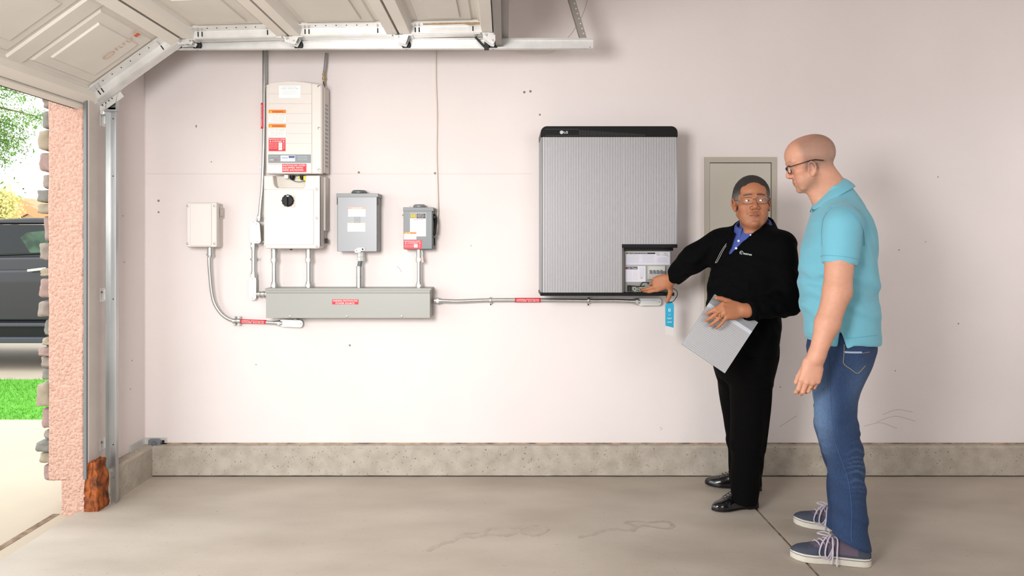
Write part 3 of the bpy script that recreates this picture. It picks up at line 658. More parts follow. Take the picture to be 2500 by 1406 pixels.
kn = mb.build('rotary_switch', m_black, kp, 'black rotary disconnect knob', bevel=.001)
sticker('switch_mark', kn, c+Vector((-.004, -.0145, .028)), FU, FV, FN, .012, .006, '#d8d5d0', [])
mb = MB(); mb.lathe(P(711, 608, .12), (0, 0, -1), [(.008, 0), (.008, .004), (.005, .006)], 8); mb.box(a1+.0, a1+.012, -.07, -.05, Z(594, .06), Z(582, .06)); mb.build_each('vent_plug', m_black, inv)
# ---- grey load centre
lcn = thing('load_center', 'large plain grey breaker enclosure with two small labels, between the inverter and the small disconnect', 'enclosure', P(872, 614, .06))
LW = .12
frontbox('enclosure', 823, 922, 476, 614, LW-.012, 0, m_grey, lcn, .002, bevel=.0015)
cv, (x0, x1, z0, z1) = frontbox('door', 824, 920, 480, 614, LW, LW-.014, mat('door_enamel', '#8c8f94', .36), lcn, .003, bevel=.002)
frontbox('rain_hood', 821, 923, 472, 481, LW+.006, 0, m_grey, lcn, .001, bevel=.001)
MB().lathe(P(877, 472, .05), (0, 0, 1), [(.043, 0), (.043, .008), (.035, .017), (.01, .018)], 28).build('hub_cap', m_greyd, lcn, 'domed grey hub plate')
mb = MB(); mb.box(x0-.004, x0, -LW, -LW+.01, z1-.045, z1-.005); mb.box(x1, x1+.006, -LW, -LW+.02, z1-.045, z1-.005); mb.build_each('hinge', m_black, lcn)
mb = MB(); screw(mb, P(898, 470, .05), .005, (0, 0, 1)); screw(mb, P(857, 471, .05), .003, (0, 0, 1)); mb.build_each('hub_screw', m_screw, lcn)
sticker('danger_label', lcn, (X(850, LW), -LW, Z(505, LW)), FU, FV, FN, .098, .055, '#e8dedb', [('r', 0, 0, .098, .013, '#dc9d92'), ('t', .02, .003, .06, .007, 'DANGER', '#f0e2de')]+lines(.006, .019, .086, 6, .006, '#b5aca8'), label='faded white label with a pink danger strip')
mb = MB(); c = P(872, 536.5, LW); 
for r_ in (.016, .009): mb.prism([(-r_, -r_), (r_, -r_), (r_, r_), (-r_, r_)], c+Vector((0, -.0004, 0)), FU, (0, 0, 1), FN, 0, .001+.0006*(r_ < .01)); mb.mat(1).prism([(-r_+.002, -r_+.002), (r_-.002, -r_+.002), (r_-.002, r_-.002), (-r_+.002, r_-.002)], c+Vector((0, -.0004, 0)), FU, (0, 0, 1), FN, 0, .0012+.0006*(r_ < .01)); mb.mat(0)
mb.obox(c+Vector((0, -.002, 0)), (.002, 0, 0), (0, .0005, 0), (0, 0, .005)); mb.build('square_emblem', [m_greyd, MATS['door_enamel']], cv, 'nested square emblem')
sticker('circuit_label', lcn, (X(848.5, LW), -LW, Z(544, LW)), FU, FV, FN, .100, .049, '#efe9e2', [('r', .0, 0, .1, .012, '#ecc9b6')]+lines(.006, .018, .086, 4, .007, '#e4ddd8'), label='faded white label under the emblem')
mb = MB(); cx_, cz_ = X(879, LW+.01), Z(610, LW+.01)
mb.prism([(-.030, -.014), (-.032, -.002), (-.012, .012), (.024, .012), (.026, -.002), (.008, -.004), (.0, -.012), (-.02, -.016)], (cx_, 0, cz_), FU, (0, 0, 1), FN, LW+.001, LW+.006)
mb.mat(1).lathe((cx_+.014, -LW-.006, cz_+.004), FN, [(.0055, 0), (.0055, .001)], 14); mb.lathe((cx_-.02, -LW-.006, cz_-.004), FN, [(.003, 0), (.003, .001)], 10)
mb.build('latch', [mat('latch_plate', '#dedbd6', .4, metal=.3), m_bore], lcn, 'pale folded latch tab', bevel=.0012)
# ---- safety switch / disconnect
dsc = thing('safety_disconnect', 'small grey safety switch with a side handle and yellow emblem, under the white cable', 'switch box', P(1022, 609, .06))
DW = .11
frontbox('enclosure', 986, 1057, 508, 609, DW-.01, 0, m_greyd, dsc, .002, bevel=.0015)
cv, (x0, x1, z0, z1) = frontbox('door', 985, 1055, 512, 608, DW, DW-.012, m_greyd, dsc, .003, bevel=.002)
frontbox('rain_hood', 984, 1058, 506, 515, DW+.004, 0, m_greyd, dsc, .001, bevel=.001)
MB().lathe(P(1024, 506, .05), (0, 0, 1), [(.036, 0), (.036, .008), (.028, .016), (.01, .017)], 28).build('hub_cap', m_grey, dsc, 'domed grey hub plate')
mb = MB(); screw(mb, P(1001, 505, .06), .004, (0, 0, 1)); screw(mb, P(1045, 505, .06), .004, (0, 0, 1)); mb.lathe((x0-.0, -DW+.01, z1-.03), (-1, 0, 0), [(.004, 0), (.004, .008)], 8); mb.build_each('hub_screw', m_screw, dsc)
mb = MB(); hx = X(1059, .08); mb.lathe((hx-.004, -.06, Z(530, .07)), (1, 0, 0), [(.019, 0), (.019, .012), (.012, .016)], 18); mb.tube([(hx+.008, -.06, Z(530, .07)), (hx+.012, -.075, Z(545, .08)), (hx+.008, -.085, Z(562, .08)), (hx+.006, -.09, Z(572, .08))], [.009, .007, .007, .008], 10)
mb.box(hx-.002, hx+.008, -.09, -.06, Z(581, .08), Z(575, .08)); mb.box(hx-.002, hx+.004, -.05, -.03, z0+.02, z1-.02)
mb.build('handle', m_black, dsc, 'black side operating handle', bevel=.001)
def dst(name, px0, px1, py0, py1, bg, items, label=None, w=DW): return ist(name, px0, px1, py0, py1, bg, items, dsc, w, label)
dst('rating_label', 1001, 1040, 520, 577, '#dfdcdf', lambda w, h: [('r', .001, .002, .032, .027, '#171511'), ('r', .004, .005, .026, .021, '#e2c21c'), ('r', .007, .008, .020, .015, '#171511'), ('r', .009, .010, .016, .011, '#e2c21c'), ('r', .0145, .0125, .005, .006, '#171511'),
    ('r', .036, .002, w-.038, .029, '#171511'), ('t', .043, .005, .035, .005, 'SAFETY', '#c9c5c3'), ('t', .041, .012, .040, .005, 'SWITCH', '#c9c5c3'), ('t', .041, .019, .042, .004, 'HEAVY DUTY', '#c9c5c3'), ('t', .045, .025, .03, .003, 'TYPE 3R', '#c9c5c3'), ('t', .018, .034, .06, .0065, 'DANGER PELIGRO', '#cf3a40', .01), ('r', .0, .034, .012, .006, '#ecc9c4')]
    +lines(.002, .046, .036, 9, .009, '#aaa5a8', seed=3)+lines(.045, .046, .042, 12, .0068, '#a5a0a3', seed=5), label='white rating label with a yellow square emblem')
dst('warning_label', 986, 1016.5, 566.5, 584.5, '#e3dfe0', lambda w, h: [('r', 0, .0, .029, .010, ORG), ('r', .031, .0, w-.031, .010, ORG), ('t', .036, .0025, .026, .0045, 'WARNING', '#5a2a08'), ('p', [(.010, .009), (.02, .009), (.015, .001)], '', '', '', '#f9c623')]+lines(.004, .016, w-.008, 4, .0065, '#8b8684', .0012, 8), label='orange headed warning label', w=DW+.0012)
dst('disconnect_label', 986, 1030, 585.5, 608, RED, lambda w, h: [('t', .004, .005, w-.014, .006, 'PHOTOVOLTAIC SYSTEM', '#f2dedd', .01), ('t', .020, .015, w-.04, .006, 'AC DISCONNECT', '#f2dedd', .01), ('p', [(.006, .021), (.014, .021), (.010, .014)], '', '', '', '#f2dedd'), ('p', [(w-.015, .021), (w-.007, .021), (w-.011, .014)], '', '', '', '#f2dedd'), ('t', .003, .028, w*.5, .004, 'OPERATING VOLTAGE', '#f0c9ca'), ('t', .003, .037, w*.5, .004, 'OPERATING CURRENT', '#f0c9ca'), ('r', w*.56, .025, w*.2, .018, '#ece9e6'), ('t', w*.59, .027, .012, .005, '240', '#555555'), ('t', w*.59, .035, .012, .005, '32', '#555555'), ('t', w*.8, .028, .012, .004, 'VOLTS', '#f0c9ca'), ('t', w*.8, .037, .012, .004, 'AMPS', '#f0c9ca')], label='red photovoltaic disconnect label')
mb = MB(); 
for (a, b) in ((1051, 528), (1049.5, 535), (1047, 589), (1046, 597), (1050, 597), (1053, 596)): c = P(a, b, DW); mb.obox(c, (.0008, 0, 0), (0, .0006, 0), (0, 0, .004))
mb.build_each('embossed_mark', m_grey, cv)
# ---- wiring trough
gut = thing('wiring_trough', 'long grey steel wiring trough with a red photovoltaic warning sticker', 'trough', P(850, 777, .065))
GW = .13
g0, g1, gz0, gz1 = X(650, GW), X(1050, GW), Z(776, GW), Z(706, GW)
MB().box(g0, g1+.002, -GW+.004, 0, gz0, gz1).build('trough_body', m_gut, gut, bevel=.0015)
MB().box(g0-.001, g1, -GW-.002, -GW+.004, gz0-.001, gz1-.022).build('trough_cover', mat('gutter_cover', '#9a9b96', .4), gut, bevel=.0015)
MB().box(g0-.004, g1+.006, -GW-.008, 0, gz1-.006, gz1+.006).build('trough_lid', m_gut, gut, bevel=.001)
MB().box(g0-.003, g1+.001, -GW-.006, -GW+.004, gz1-.022, gz1-.004).build('lid_flange', m_gut, gut, bevel=.002)
mb = MB()
for px in (708, 847, 981): screw(mb, P(px, 772, GW+.002), .0065)
mb.build_each('cover_screw', m_screw, gut)
ist('warning_sticker', 811, 875, 731, 743, RED, lambda w, h: [('t', .004, .003, w-.008, .009, 'WARNING: PHOTOVOLTAIC', '#f4e4e2', .005), ('t', .020, .0165, w-.042, .009, 'POWER SOURCE', '#f4e4e2', .005)], gut, GW+.003, 'red warning sticker with white capitals')
# ---- conduits between the boxes and the trough
cw = .07
def up(px, pya, pyb, r, label, grp=None):
    root = thing('conduit', label, 'conduit', P(px, pya, cw)); a = P(px, pya, cw); b = P(px, pyb, cw); b.x = a.x
    MB().cyl(a, b, r).build('tube', m_emt, root)
    mb = MB(); d = (b-a).normalized(); mb.lathe(a, d, [(r*1.45, 0), (r*1.45, .008)], 18); mb.lathe(a+d*.008, d, [(r*1.6, 0), (r*1.6, .014)], 6); mb.lathe(a+d*.022, d, [(r*1.3, 0), (r*1.25, .014)], 18); mb.build('lower_fitting', m_fit, root, angle=25)
    mb = MB(); mb.lathe(b, -d, [(r*1.35, 0), (r*1.35, .055)], 18); mb.lathe(b-d*.055, -d, [(r*1.55, 0), (r*1.55, .018)], 6); mb.lathe(b-d*.073, -d, [(r*1.35, 0), (r*1.35, .008)], 18); mb.build('upper_fitting', m_fit, root, angle=25)
    return root
up(670, 703, 607, .0135, 'short vertical conduit under the inverter, the one nearer the junction box')
up(754, 703, 607, .0135, 'short vertical conduit under the inverter, the one nearer the large grey enclosure')
up(1023, 703, 606, .012, 'thin vertical conduit joining the safety switch to the trough')
cn = thing('conduit', 'stubby joined conduit between the large grey enclosure and the trough, kinked in its middle', 'conduit', P(876, 703, cw))
a = P(877, 703, cw); MB().lathe(a, (0, 0, 1), [(.017, 0), (.017, .060), (.0185, .061), (.0185, .066), (.017, .067), (.017, .118), (.0185, .119), (.0185, .124)], 18).build('coupling', m_emt, cn)
MB().tube([P(877, 652, cw), P(879, 640, cw), P(882, 630, cw)], .0125, 16).build('offset_nipple', m_greyd, cn)
mb = MB(); mb.lathe(P(881, 637, cw), (0, 0, 1), [(.022, 0), (.022, .022), (.020, .023), (.020, .052)], 8); mb.build('hub', m_fit, cn, angle=25)
tagp = thing('paper_tag', 'small pink tag hanging beside the thin conduit under the safety switch', 'tag', P(1031, 640, .08))
MB().obox(P(1031, 633, .085), (.005, 0, .001), (0, .0006, 0), (-.002, 0, .018)).build('tag', flat('#d9a7a3', '#d9a7a3'), tagp); MB().tube([P(1030, 612, .085), P(1031, 620, .086), P(1030, 626, .085)], .003, 6).build('chain', m_fit, tagp)
# curved flexible run from the junction box
root, pp = conduit('curved_conduit', [P(511, 604, .06), P(511, 640, .06), P(513.5, 675, .055), P(517, 710, .05), P(524, 740, .045), P(541, 766, .04), P(562, 780, .035), P(585, 784, .03), P(640, 786, .03), P(690, 789, .03)], .0108, 'conduit curving down from the white junction box to a low horizontal run with red tape', ends=(0, 1))
mb = MB(); mb.lathe(P(513, 604, .06), (0, 0, -1), [(.017, 0), (.017, .035), (.02, .036), (.02, .046), (.016, .048), (.015, .056)], 12); mb.build('box_connector', m_fit, root, angle=25)
def band(pts, r, parent, txt, col=RED):
    """tape wrapped on a conduit, with lettering along it"""
    p = [Vector(q) for q in pts]; MB().tube(p, r, 16).build('warning_tape', flat(col, col), parent, 'red warning tape with white capitals')
    U = (p[-1]-p[0]).normalized(); L = (p[-1]-p[0]).length; up_ = Vector((0, -1, 0)).cross(U)
    if abs(U.z) > .9: up_ = Vector((-1, 0, 0))
    o = p[0]+Vector((0, -r-.0002, 0))
    for k, s in enumerate(txt):
        vs, fs, a, b = text_geo(s, 0.0); hh = .0065; mb = MB()
        mb.add([o+U*(.01+(L-.02)*(vx-a)/(b-a))+up_*(.0015+(.0 if k else .0)-k*.0095+vy/.7*hh)  for vx, vy in vs], fs)
        mb.build('tape_lettering', flat('#f4e4e2', '#f4e4e2'), parent, smooth=False)
band([P(588, 784, .03), P(650, 786, .03)], .0118, root, ('WARNING: PHOTOVOLTAIC', 'POWER SOURCE'))
for px in (572, 584):
    mb = MB(); c = P(px, 783.5, .03); mb.lathe(c-Vector((.008, 0, 0)), (1, 0, 0), [(.0145, 0), (.0145, .016)], 12)
    for s in (-1, 1): mb.obox(c+Vector((0, .006, s*.019)), (.007, 0, 0), (0, .008, 0), (0, 0, .007)); mb.lathe(c+Vector((0, -.004, s*.02)), FN, [(.004, 0), (.004, .004)], 8)
    mb.box(c.x-.006, c.x+.006, -.012, 0, c.z-.02, c.z+.02); mb.build('clamp', m_fit, root, angle=25)
body('conduit_body', P(711, 789.5, .036), (1, 0, -.04), FN, label='oval white conduit body lying under the end of the trough')
MB().lathe(P(722, 781, .03), (0, 0, 1), [(.014, 0), (.014, .010)], 12).build('connector', m_castd, root)
# horizontal run trough -> battery
root, pp = conduit('horizontal_conduit', [P(1060, 733.5, .045), P(1120, 735, .035), P(1197, 732.5, .024), P(1320, 732.5, .024), P(1437, 734, .024), P(1500, 734, .03), P(1562, 736, .032)], .0118, 'horizontal conduit running from the trough to beneath the ribbed battery cabinet', ends=(1, 1), sm=1)
band([P(1257, 732.5, .024), P(1320, 732.5, .024)], .0128, root, ('WARNING: PHOTOVOLTAIC', 'POWER SOURCE'))
for px in (1198, 1437):
    mb = MB(); c = P(px, 733, .02); mb.tube([c+Vector((0, -.0165*math.cos(t)+.001, .0165*math.sin(t)*-1)) for t in [math.pi*(k/10-.5) for k in range(11)]], .0025, 6, flat=((1, 0, 0), 3.2)); mb.box(c.x-.008, c.x+.008, -.004, 0, c.z-.036, c.z-.012)
    mb.mat(1).lathe((c.x, -.004, c.z-.026), FN, [(.0045, 0), (.0045, .002)], 8); mb.build('strap', [m_fit, m_bore], root)
body('conduit_body', P(1586, 737, .04), (1, 0, 0), FN, label='oval white conduit body under the battery cabinet at the end of the horizontal run')
# left riser from overhead, two conduit bodies, down to trough
root, pp = conduit('riser_conduit', [P(645, 100, .03), P(645, 300, .03), P(641.5, 440, .03), P(637, 495, .035), P(633, 540, .045)], .0105, 'tall riser conduit with red tape passing beside the inverter to the overhead track', ends=(0, 1))
band([P(642.5, 314, .03), P(642.5, 252, .03)], .0125, root, ('WARNING: PHOTOVOLTAIC',))
MB().tube([P(650.5, 100, .02), P(650.5, 205, .02)], .007, 10).build('riser_conduit', m_castd, root)
mb = MB(); mb.box(X(629, .03), X(641, .03), -.012, 0, Z(411, .02), Z(404, .02)); mb.lathe(P(634, 407, .012), FN, [(.004, 0), (.004, .004)], 8); mb.build('strap', m_fit, root)
body('conduit_body', P(619.5, 566, .055), (0.02, 0, -1), FN, label='white conduit body behind the greyer one, beside the lower switch housing', side=m_cast)
body('conduit_body', P(627, 568, .115), (0.07, 0, -1), FN, L=.115, wd=.034, label='greyer conduit body in front of the white one, at the foot of the tall riser')
mb = MB(); mb.lathe(P(634, 590, .07), (1, 0, 0), [(.012, 0), (.012, .03)], 12); mb.build('side_nipple', m_castd, root)
root, pp = conduit('vertical_conduit', [P(619.5, 592, .04), P(619.5, 680, .04)], .0125, 'short conduit linking the two white conduit bodies left of the trough', ends=(1, 1)); root['label'] = 'short vertical conduit between an upper and a lower white conduit body beside the trough'
mb = MB(); c = P(619.5, 633, .03); mb.tube([c+Vector((-.018*math.cos(t), -.0, 0))+Vector((0, -.02*math.sin(t), 0)) for t in [math.pi*k/8 for k in range(9)]], .002, 6, flat=((0, 0, 1), 3)); mb.box(c.x-.02, c.x+.03, -.012, 0, c.z-.006, c.z+.006); mb.build('strap', m_fit, root)
body('conduit_body', P(616.5, 704, .055), (0, 0, -1), FN, label='lower white conduit body whose elbow enters the end of the trough', side=m_castd)
root = thing('pipe_connector', 'short chunky silver connector entering the side of the trough', 'connector', P(636, 718, .05))
mb = MB(); c = P(626, 718, .05); mb.lathe(c, (1, 0, 0), [(.012, 0), (.012, .012), (.017, .013), (.017, .024), (.013, .025), (.013, .034), (.018, .035), (.018, .048), (.014, .049), (.014, g0-c.x)], 12); mb.build('connector_body', m_fit, root, angle=25)
# data cable and thin wire by the inverter
root = thing('cable_conduit', 'thin grey cable tube with brass gland dropping behind the inverter corner', 'conduit', P(792, 200, .05))
MB().tube([P(797, 130, .03), P(794, 160, .035), P(792, 176, .04)], .0085, 12).build('tube', m_castd, root)
MB().lathe(P(791, 176, .04), (0, 0, -1), [(.007, 0), (.007, .008), (.0095, .010), (.0095, .018), (.008, .019), (.008, .03), (.0105, .031), (.0105, .042), (.007, .043), (.007, .075)], 10).build('gland', mat('brass_gland', '#b5a27c', .35, metal=.8), root, 'brass coloured cable gland', angle=25)
MB().box(X(794, .03), X(800, .03), -.02, 0, Z(290, .02), Z(250, .02)).build('cable_clip', m_castd, root)
mb = MB().tube(bez([P(789, 199, .06), P(793, 212, .06), P(799, 232, .05), P(798, 247, .05), P(796, 252, .05), P(800, 262, .05), P(798, 285, .05), P(791, 318, .05), P(800, 340, .05), P(790, 370, .05), P(791, 395, .05), P(793, 415, .05)], 8), .0019, 8); o = mb.build('sensor_cable', m_black); tag(o, 'thin black cable snaking down beside the inverter', 'cable')
mb = MB().tube(bez([P(1064, 100, .012), P(1064.5, 200, .012), P(1067, 280, .012), P(1066, 370, .012), P(1067.5, 430, .014), P(1069, 500, .02), P(1068, 527, .03), P(1063, 534, .05)], 10), .0034, 8); o = mb.build('white_cable', mat('white_cable', '#d3c9ba', .5)); tag(o, 'slack cream cable running up the wall from the safety switch', 'cable')
# ---- recessed breaker panel behind the man in black
pnl = thing('breaker_panel', 'flush grey-green breaker panel door behind the man in the black jacket', 'electrical panel', P(1806, 860, .0))
m_pan = mat('panel_paint', '#aba598', .55)
q0, q1, r1, r0 = X(1719, 0), X(1894, 0), Z(384, 0), Z(862, 0); t = .022; mb = MB()
for pl in ([(q0, r1), (q1, r1), (q1-.028, r1-.031), (q0+.029, r1-.031)], [(q0, r0), (q1, r0), (q1-.028, r0+.03), (q0+.029, r0+.03)], [(q0, r0), (q0, r1), (q0+.029, r1-.031), (q0+.029, r0+.03)], [(q1, r0), (q1, r1), (q1-.028, r1-.031), (q1-.028, r0+.03)]): mb.prism(pl, (0, 0, 0), FU, (0, 0, 1), FN, 0, .012)
mb.build('frame', m_pan, pnl)
MB().box(q0+.031, q1-.032, -.009, .01, r0+.032, r1-.035).build('door', mat('panel_door', '#b5b0a4', .5), pnl, bevel=.001)
MB().box(q0+.028, q1-.027, -.002, .005, r0+.028, r1-.03).build('door_gap', m_dark, pnl)
mb = MB(); mb.box(q0-.006, q1+.006, -.0015, 0, r0-.006, r1+.006); mb.build('cut_edge', mat('plaster_edge', '#d9cfc4', .9), pnl)
# ---- galvanised strap with grey knob at the corner of the curb
cb = thing('corner_bracket', 'galvanised strap with a round grey plug across the wall corner at curb height', 'bracket', P(368, 1097, .02))
mb = MB(); zA, zB = Z(1097, .01), Z(1069, .01)
mb.box(X(352, .0), X(408, .004), -.006, -.002, zA, zB); mb.box(XL+.001, XL+.005, -.16, 0, zA+.002, zB)
mb.build('strap', m_galvw, cb, bevel=.001)
c = P(379, 1082, .006); MB().prism(rrect(-.035, .035, -.028, .028, .014), c, FU, (0, 0, 1), FN, 0, .014).build('plug', mat('grey_plug', '#70757b', .5), cb, 'grey plastic plug', bevel=.003)
MB().lathe(c+Vector((0, -.014, 0)), FN, [(.016, 0), (.016, .006), (.008, .007)], 18).build('plug_boss', mat('grey_boss', '#5f646b', .5), cb)
MB().obox(P(398, 1083, .007), (.008, 0, 0), (0, .0008, 0), (0, 0, .020)).build('slot', m_bore, cb)
# ================================================================ ribbed home battery
BW = .265
bt = thing('home_battery', 'large ribbed silver battery cabinet with a black top band, its service hatch open', 'battery', P(1488, 720, .15))
m_rib = mat('brushed_aluminium', '#b4b4b6', .42, metal=.2)
m_bblk = mat('battery_black', '#040404', .4, spec=.2)
bx0, bx1, bzt, bzb = X(1320, BW), X(1654.5, BW), Z(308, BW), Z(720, BW)
seam = X(1518.5, BW); hz = Z(597, BW)
capz = Z(334, BW)
# shell behind the ribs
MB().prism(rrect(bx0+.001, bx1-.001, capz, bzt-.002, (.001, .03, .03, .001)), (0, 0, 0), FU, (0, 0, 1), FN, .03, BW-.01).build('top_cap', m_bblk, bt, 'black top band', bevel=.004)
MB().prism(rrect(bx0, bx1, capz, bzt, (.001, .034, .034, .001)), (0, 0, 0), FU, (0, 0, 1), FN, BW-.014, BW+.001).build('top_cap', m_bblk, bt, 'black top band', bevel=.003)
mb = MB(); mb.box(bx0+.002, seam, -BW+.012, -.03, bzb+.01, capz-.001); mb.box(seam, bx1-.004, -BW+.012, -.03, hz, capz-.001); mb.box(seam, X(1640, .2), -.06, -.03, bzb+.01, hz)
mb.build('side_shell', mat('silver_shell', '#8f9193', .4, metal=.25), bt, bevel=.003)
def ribs(xa, xb, za, zb, w, pitch, name, parent, m, origin=None, U=FU, V=(0, 0, 1), N=FN, dep=.0075, back=.009):
    n = max(1, round((xb-xa)/pitch)); p = (xb-xa)/n; pl = [(xa, w-back)]
    for i in range(n):
        a = xa+i*p
        pl += [(a, w-dep), (a+p*.34, w-dep), (a+p*.42, w), (a+p*.90, w), (a+p*.98, w-dep)]
    pl += [(xb, w-back)]
    # profile polygon in (x, w), extruded along V from za to zb
    o = Vector(origin) if origin is not None else Vector((0, 0, 0)); U, V, N = Vector(U), Vector(V), Vector(N)
    k = len(pl); vs = [o+U*a+N*b+V*za for a, b in pl]+[o+U*a+N*b+V*zb for a, b in pl]
    fs = [(i, i+1, k+i+1, k+i) for i in range(k-1)]+[(k-1, 0, k, 2*k-1)]
    # end caps strip by strip
    mb = MB(); mb.add(vs, fs)
    for z in (0, k):
        base = [pl[0], pl[-1]]
        for i in range(1, k-2):
            a, b = pl[i], pl[i+1]; zz = za if z == 0 else zb
            mb.add([o+U*a[0]+N*a[1]+V*zz, o+U*b[0]+N*b[1]+V*zz, o+U*b[0]+N*(w-back)+V*zz, o+U*a[0]+N*(w-back)+V*zz], [(0, 1, 2, 3)])
    return mb.build(name, m, parent, angle=15)
side = .010
MB().box(bx0, bx0+side, -BW, -BW+.03, bzb+.012, capz-.001).build('edge_rail', MATS['silver_shell'], bt, bevel=.004)
MB().box(bx1-side, bx1, -BW, -BW+.03, hz, capz-.001).build('edge_rail', MATS['silver_shell'], bt, bevel=.004)
pit = 3.93*(D0-BW)/F_PX
ribs(bx0+side, seam-.0008, bzb+.012, capz-.001, BW, pit, 'ribbed_panel', bt, m_rib)
ribs(seam+.0008, bx1-side, hz+.001, capz-.001, BW, pit, 'ribbed_panel', bt, m_rib)
# perforations in the cap: slits fading away to one side, and the maker's mark
mb = MB(); nsl = 84
for i in range(nsl):
    x = bx0+.028+(bx1-bx0-.05)*i/nsl
    if i < 22:
        for zz in (Z(315.5, BW), Z(331, BW)): mb.box(x, x+.0022, -BW-.0014, -BW-.0008, zz-.003, zz+.003)
    elif i < 66: h = .034*(1-(i-22)/60); mb.box(x, x+.0016, -BW-.0014, -BW-.0008, Z(332.5, BW), Z(332.5, BW)+h)
mb.build('cap_slit', mat('slit_grey', '#3f4345', .5), bt)
c = P(1371, 323, BW+.0016); mb = MB(); mb.lathe(c, FN, [(.0095, 0), (.0095, .0006)], 28)
vs, fs, a, b = text_geo('LG', .02); s = .0125
mb.add([c+Vector((.0125+(vx-a)*s/.7*1.05, -.0008, -.0062+vy*s/.7)) for vx, vy in vs], fs)
mb.mat(1).tube([c+Vector((.0062*math.cos(t), -.0008, .0062*math.sin(t))) for t in [math.radians(60+30*k) for k in range(11)]], .0005, 4); mb.obox(c+Vector((0, -.0008, 0)), (.0005, 0, 0), (0, .0003, 0), (0, 0, .0035)); mb.obox(c+Vector((.0022, -.0008, -.0033)), (.0024, 0, 0), (0, .0003, 0), (0, 0, .0005))
mb.build('maker_logo', [flat('#c9cbcc', '#c9cbcc'), flat('#6a6d70', '#6a6d70')], bt, 'pale round maker logo and letters', smooth=False)
# bottom lip
MB().box(bx0-.002, X(1646, BW), -BW-.004, -.04, Z(722, BW), bzb+.013).build('bottom_lip', m_bblk, bt, bevel=.002)
# open hatch: black frame, recessed contents
hx0, hx1 = X(1521, BW), X(1654, BW)
MB().box(seam+.001, hx1-.001, -BW-.004, -BW+.05, Z(605, BW), hz+.002).build('hatch_lintel', m_bblk, bt, bevel=.001)
MB().box(seam, seam+.009, -BW+.002, -.08, bzb+.01, hz).build('hatch_jamb', mat('hatch_edge', '#5e5a57', .5), bt, bevel=.001)
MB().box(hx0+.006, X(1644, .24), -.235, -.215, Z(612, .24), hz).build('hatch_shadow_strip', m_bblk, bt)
hw = .215; m_inner = mat('inner_grey', '#8b8a88', .5)
MB().box(hx0, X(1638, hw), -hw, -.05, bzb+.012, Z(610, hw)).build('electronics_box', m_inner, bt, bevel=.002)
MB().box(X(1638, hw)+.001, X(1640.5, hw), -hw+.02, -.05, bzb+.012, Z(610, hw)).build('electronics_edge', m_bblk, bt)
ist('instruction_sheet', 1527.5, 1635, 615, 646.5, '#c6c6d0', lambda w, h: [('r', .003, .003, w*.66, .0085, '#16181a'), ('t', .028, .0045, w*.38, .0055, 'WARNING: HIGH VOLTAGE INSIDE', '#c9ccc0'), ('p', [(.010, .0105), (.017, .0105), (.0135, .004)], '', '', '', '#d6d13a'), ('p', [(.018, .0105), (.025, .0105), (.0215, .004)], '', '', '', '#d6d13a')]
    +lines(.003, .014, w*.30, 8, .0062, '#a3a3ae', .0012, 11)+lines(w*.36, .014, w*.30, 8, .0062, '#a3a3ae', .0012, 12)+lines(w*.70, .032, w*.26, 5, .006, '#a0a0ac', .0012, 13)
    +[('r', w*.70+.010*i, .004, .005, .005, c) for i, c in enumerate(('#3a7ea8', '#5aa9c9', '#b9c0c8', '#b9c0c8', '#9ba0a8'))]+[('r', w*.70+.010*i, .013, .005, .005, c) for i, c in enumerate(('#c9756d', '#b04a52', '#c9c77a', '#a3c04a', '#9ba0a8'))]+[('r', w*.89, .007, .014, .0012, '#55565c'), ('r', w*.90, .007, .001, .012, '#55565c'), ('r', w*.94, .007, .001, .012, '#55565c'), ('r', w*.90, .019, .010, .001, '#55565c'), ('r', w*.945, .021, .004, .003, '#44454a')], bt, hw, 'white instruction sheet with a black warning strip')
ist('rating_sheet', 1527, 1576, 649, 688, '#cfcfd8', lambda w, h: [('r', 0, .004, w*.60, .015, '#14161a'), ('p', [(.0045+.0045*math.cos(t*.5), .0115+.0045*math.sin(t*.5)) for t in range(12)], '', '', '', '#b5274e'), ('t', .013, .0075, w*.45, .008, 'LG Chem', '#e9e9ec', .01)]+lines(.003, .024, w*.3, 8, .0072, '#aab2be', .0011, 21)+lines(w*.38, .024, w*.25, 8, .0072, '#b6a9b2', .0011, 22)+lines(w*.68, .006, w*.28, 9, .0065, '#9c9ca4', .0011, 23)+[('r', w*.72, .062, .012, .0012, '#44454a'), ('r', w*.72, .068, .012, .0012, '#44454a'), ('r', w*.83, .063, .0012, .008, '#44454a')], bt, hw, 'white rating sheet with the maker name on black')
brk = MB().box(X(1580, hw), X(1624, hw), -hw-.010, -hw, Z(682, hw), Z(648, hw)).build('breaker_bezel', mat('bezel_grey', '#a9aaa6', .5), bt, bevel=.002)
MB().box(X(1583, hw), X(1622, hw), -hw-.014, -hw-.008, Z(668, hw), Z(650, hw)).build('breaker_body', mat('breaker_body', '#b9bcb2', .5), brk)
for i in range(5):
    if i == 4: break
    a = X(1586+8.6*i, hw+.014); mb = MB(); mb.box(a, a+.012, -hw-.024, -hw-.012, Z(667.5, hw), Z(661, hw)); mb.box(a-.001, a+.013, -hw-.016, -hw-.013, Z(661, hw), Z(659, hw)); mb.build('breaker_toggle', mat('toggle_grey', '#5f6672', .5), brk, bevel=.001)
a = X(1620, hw+.014); MB().box(a, a+.006, -hw-.024, -hw-.012, Z(667.5, hw), Z(661, hw)).build('breaker_toggle', MATS['toggle_grey'], brk)
MB().box(X(1583, hw), X(1618, hw), -hw-.012, -hw, Z(681, hw), Z(670, hw)).build('blank_plate', mat('pinkish_plate', '#aaa1a0', .5), brk)
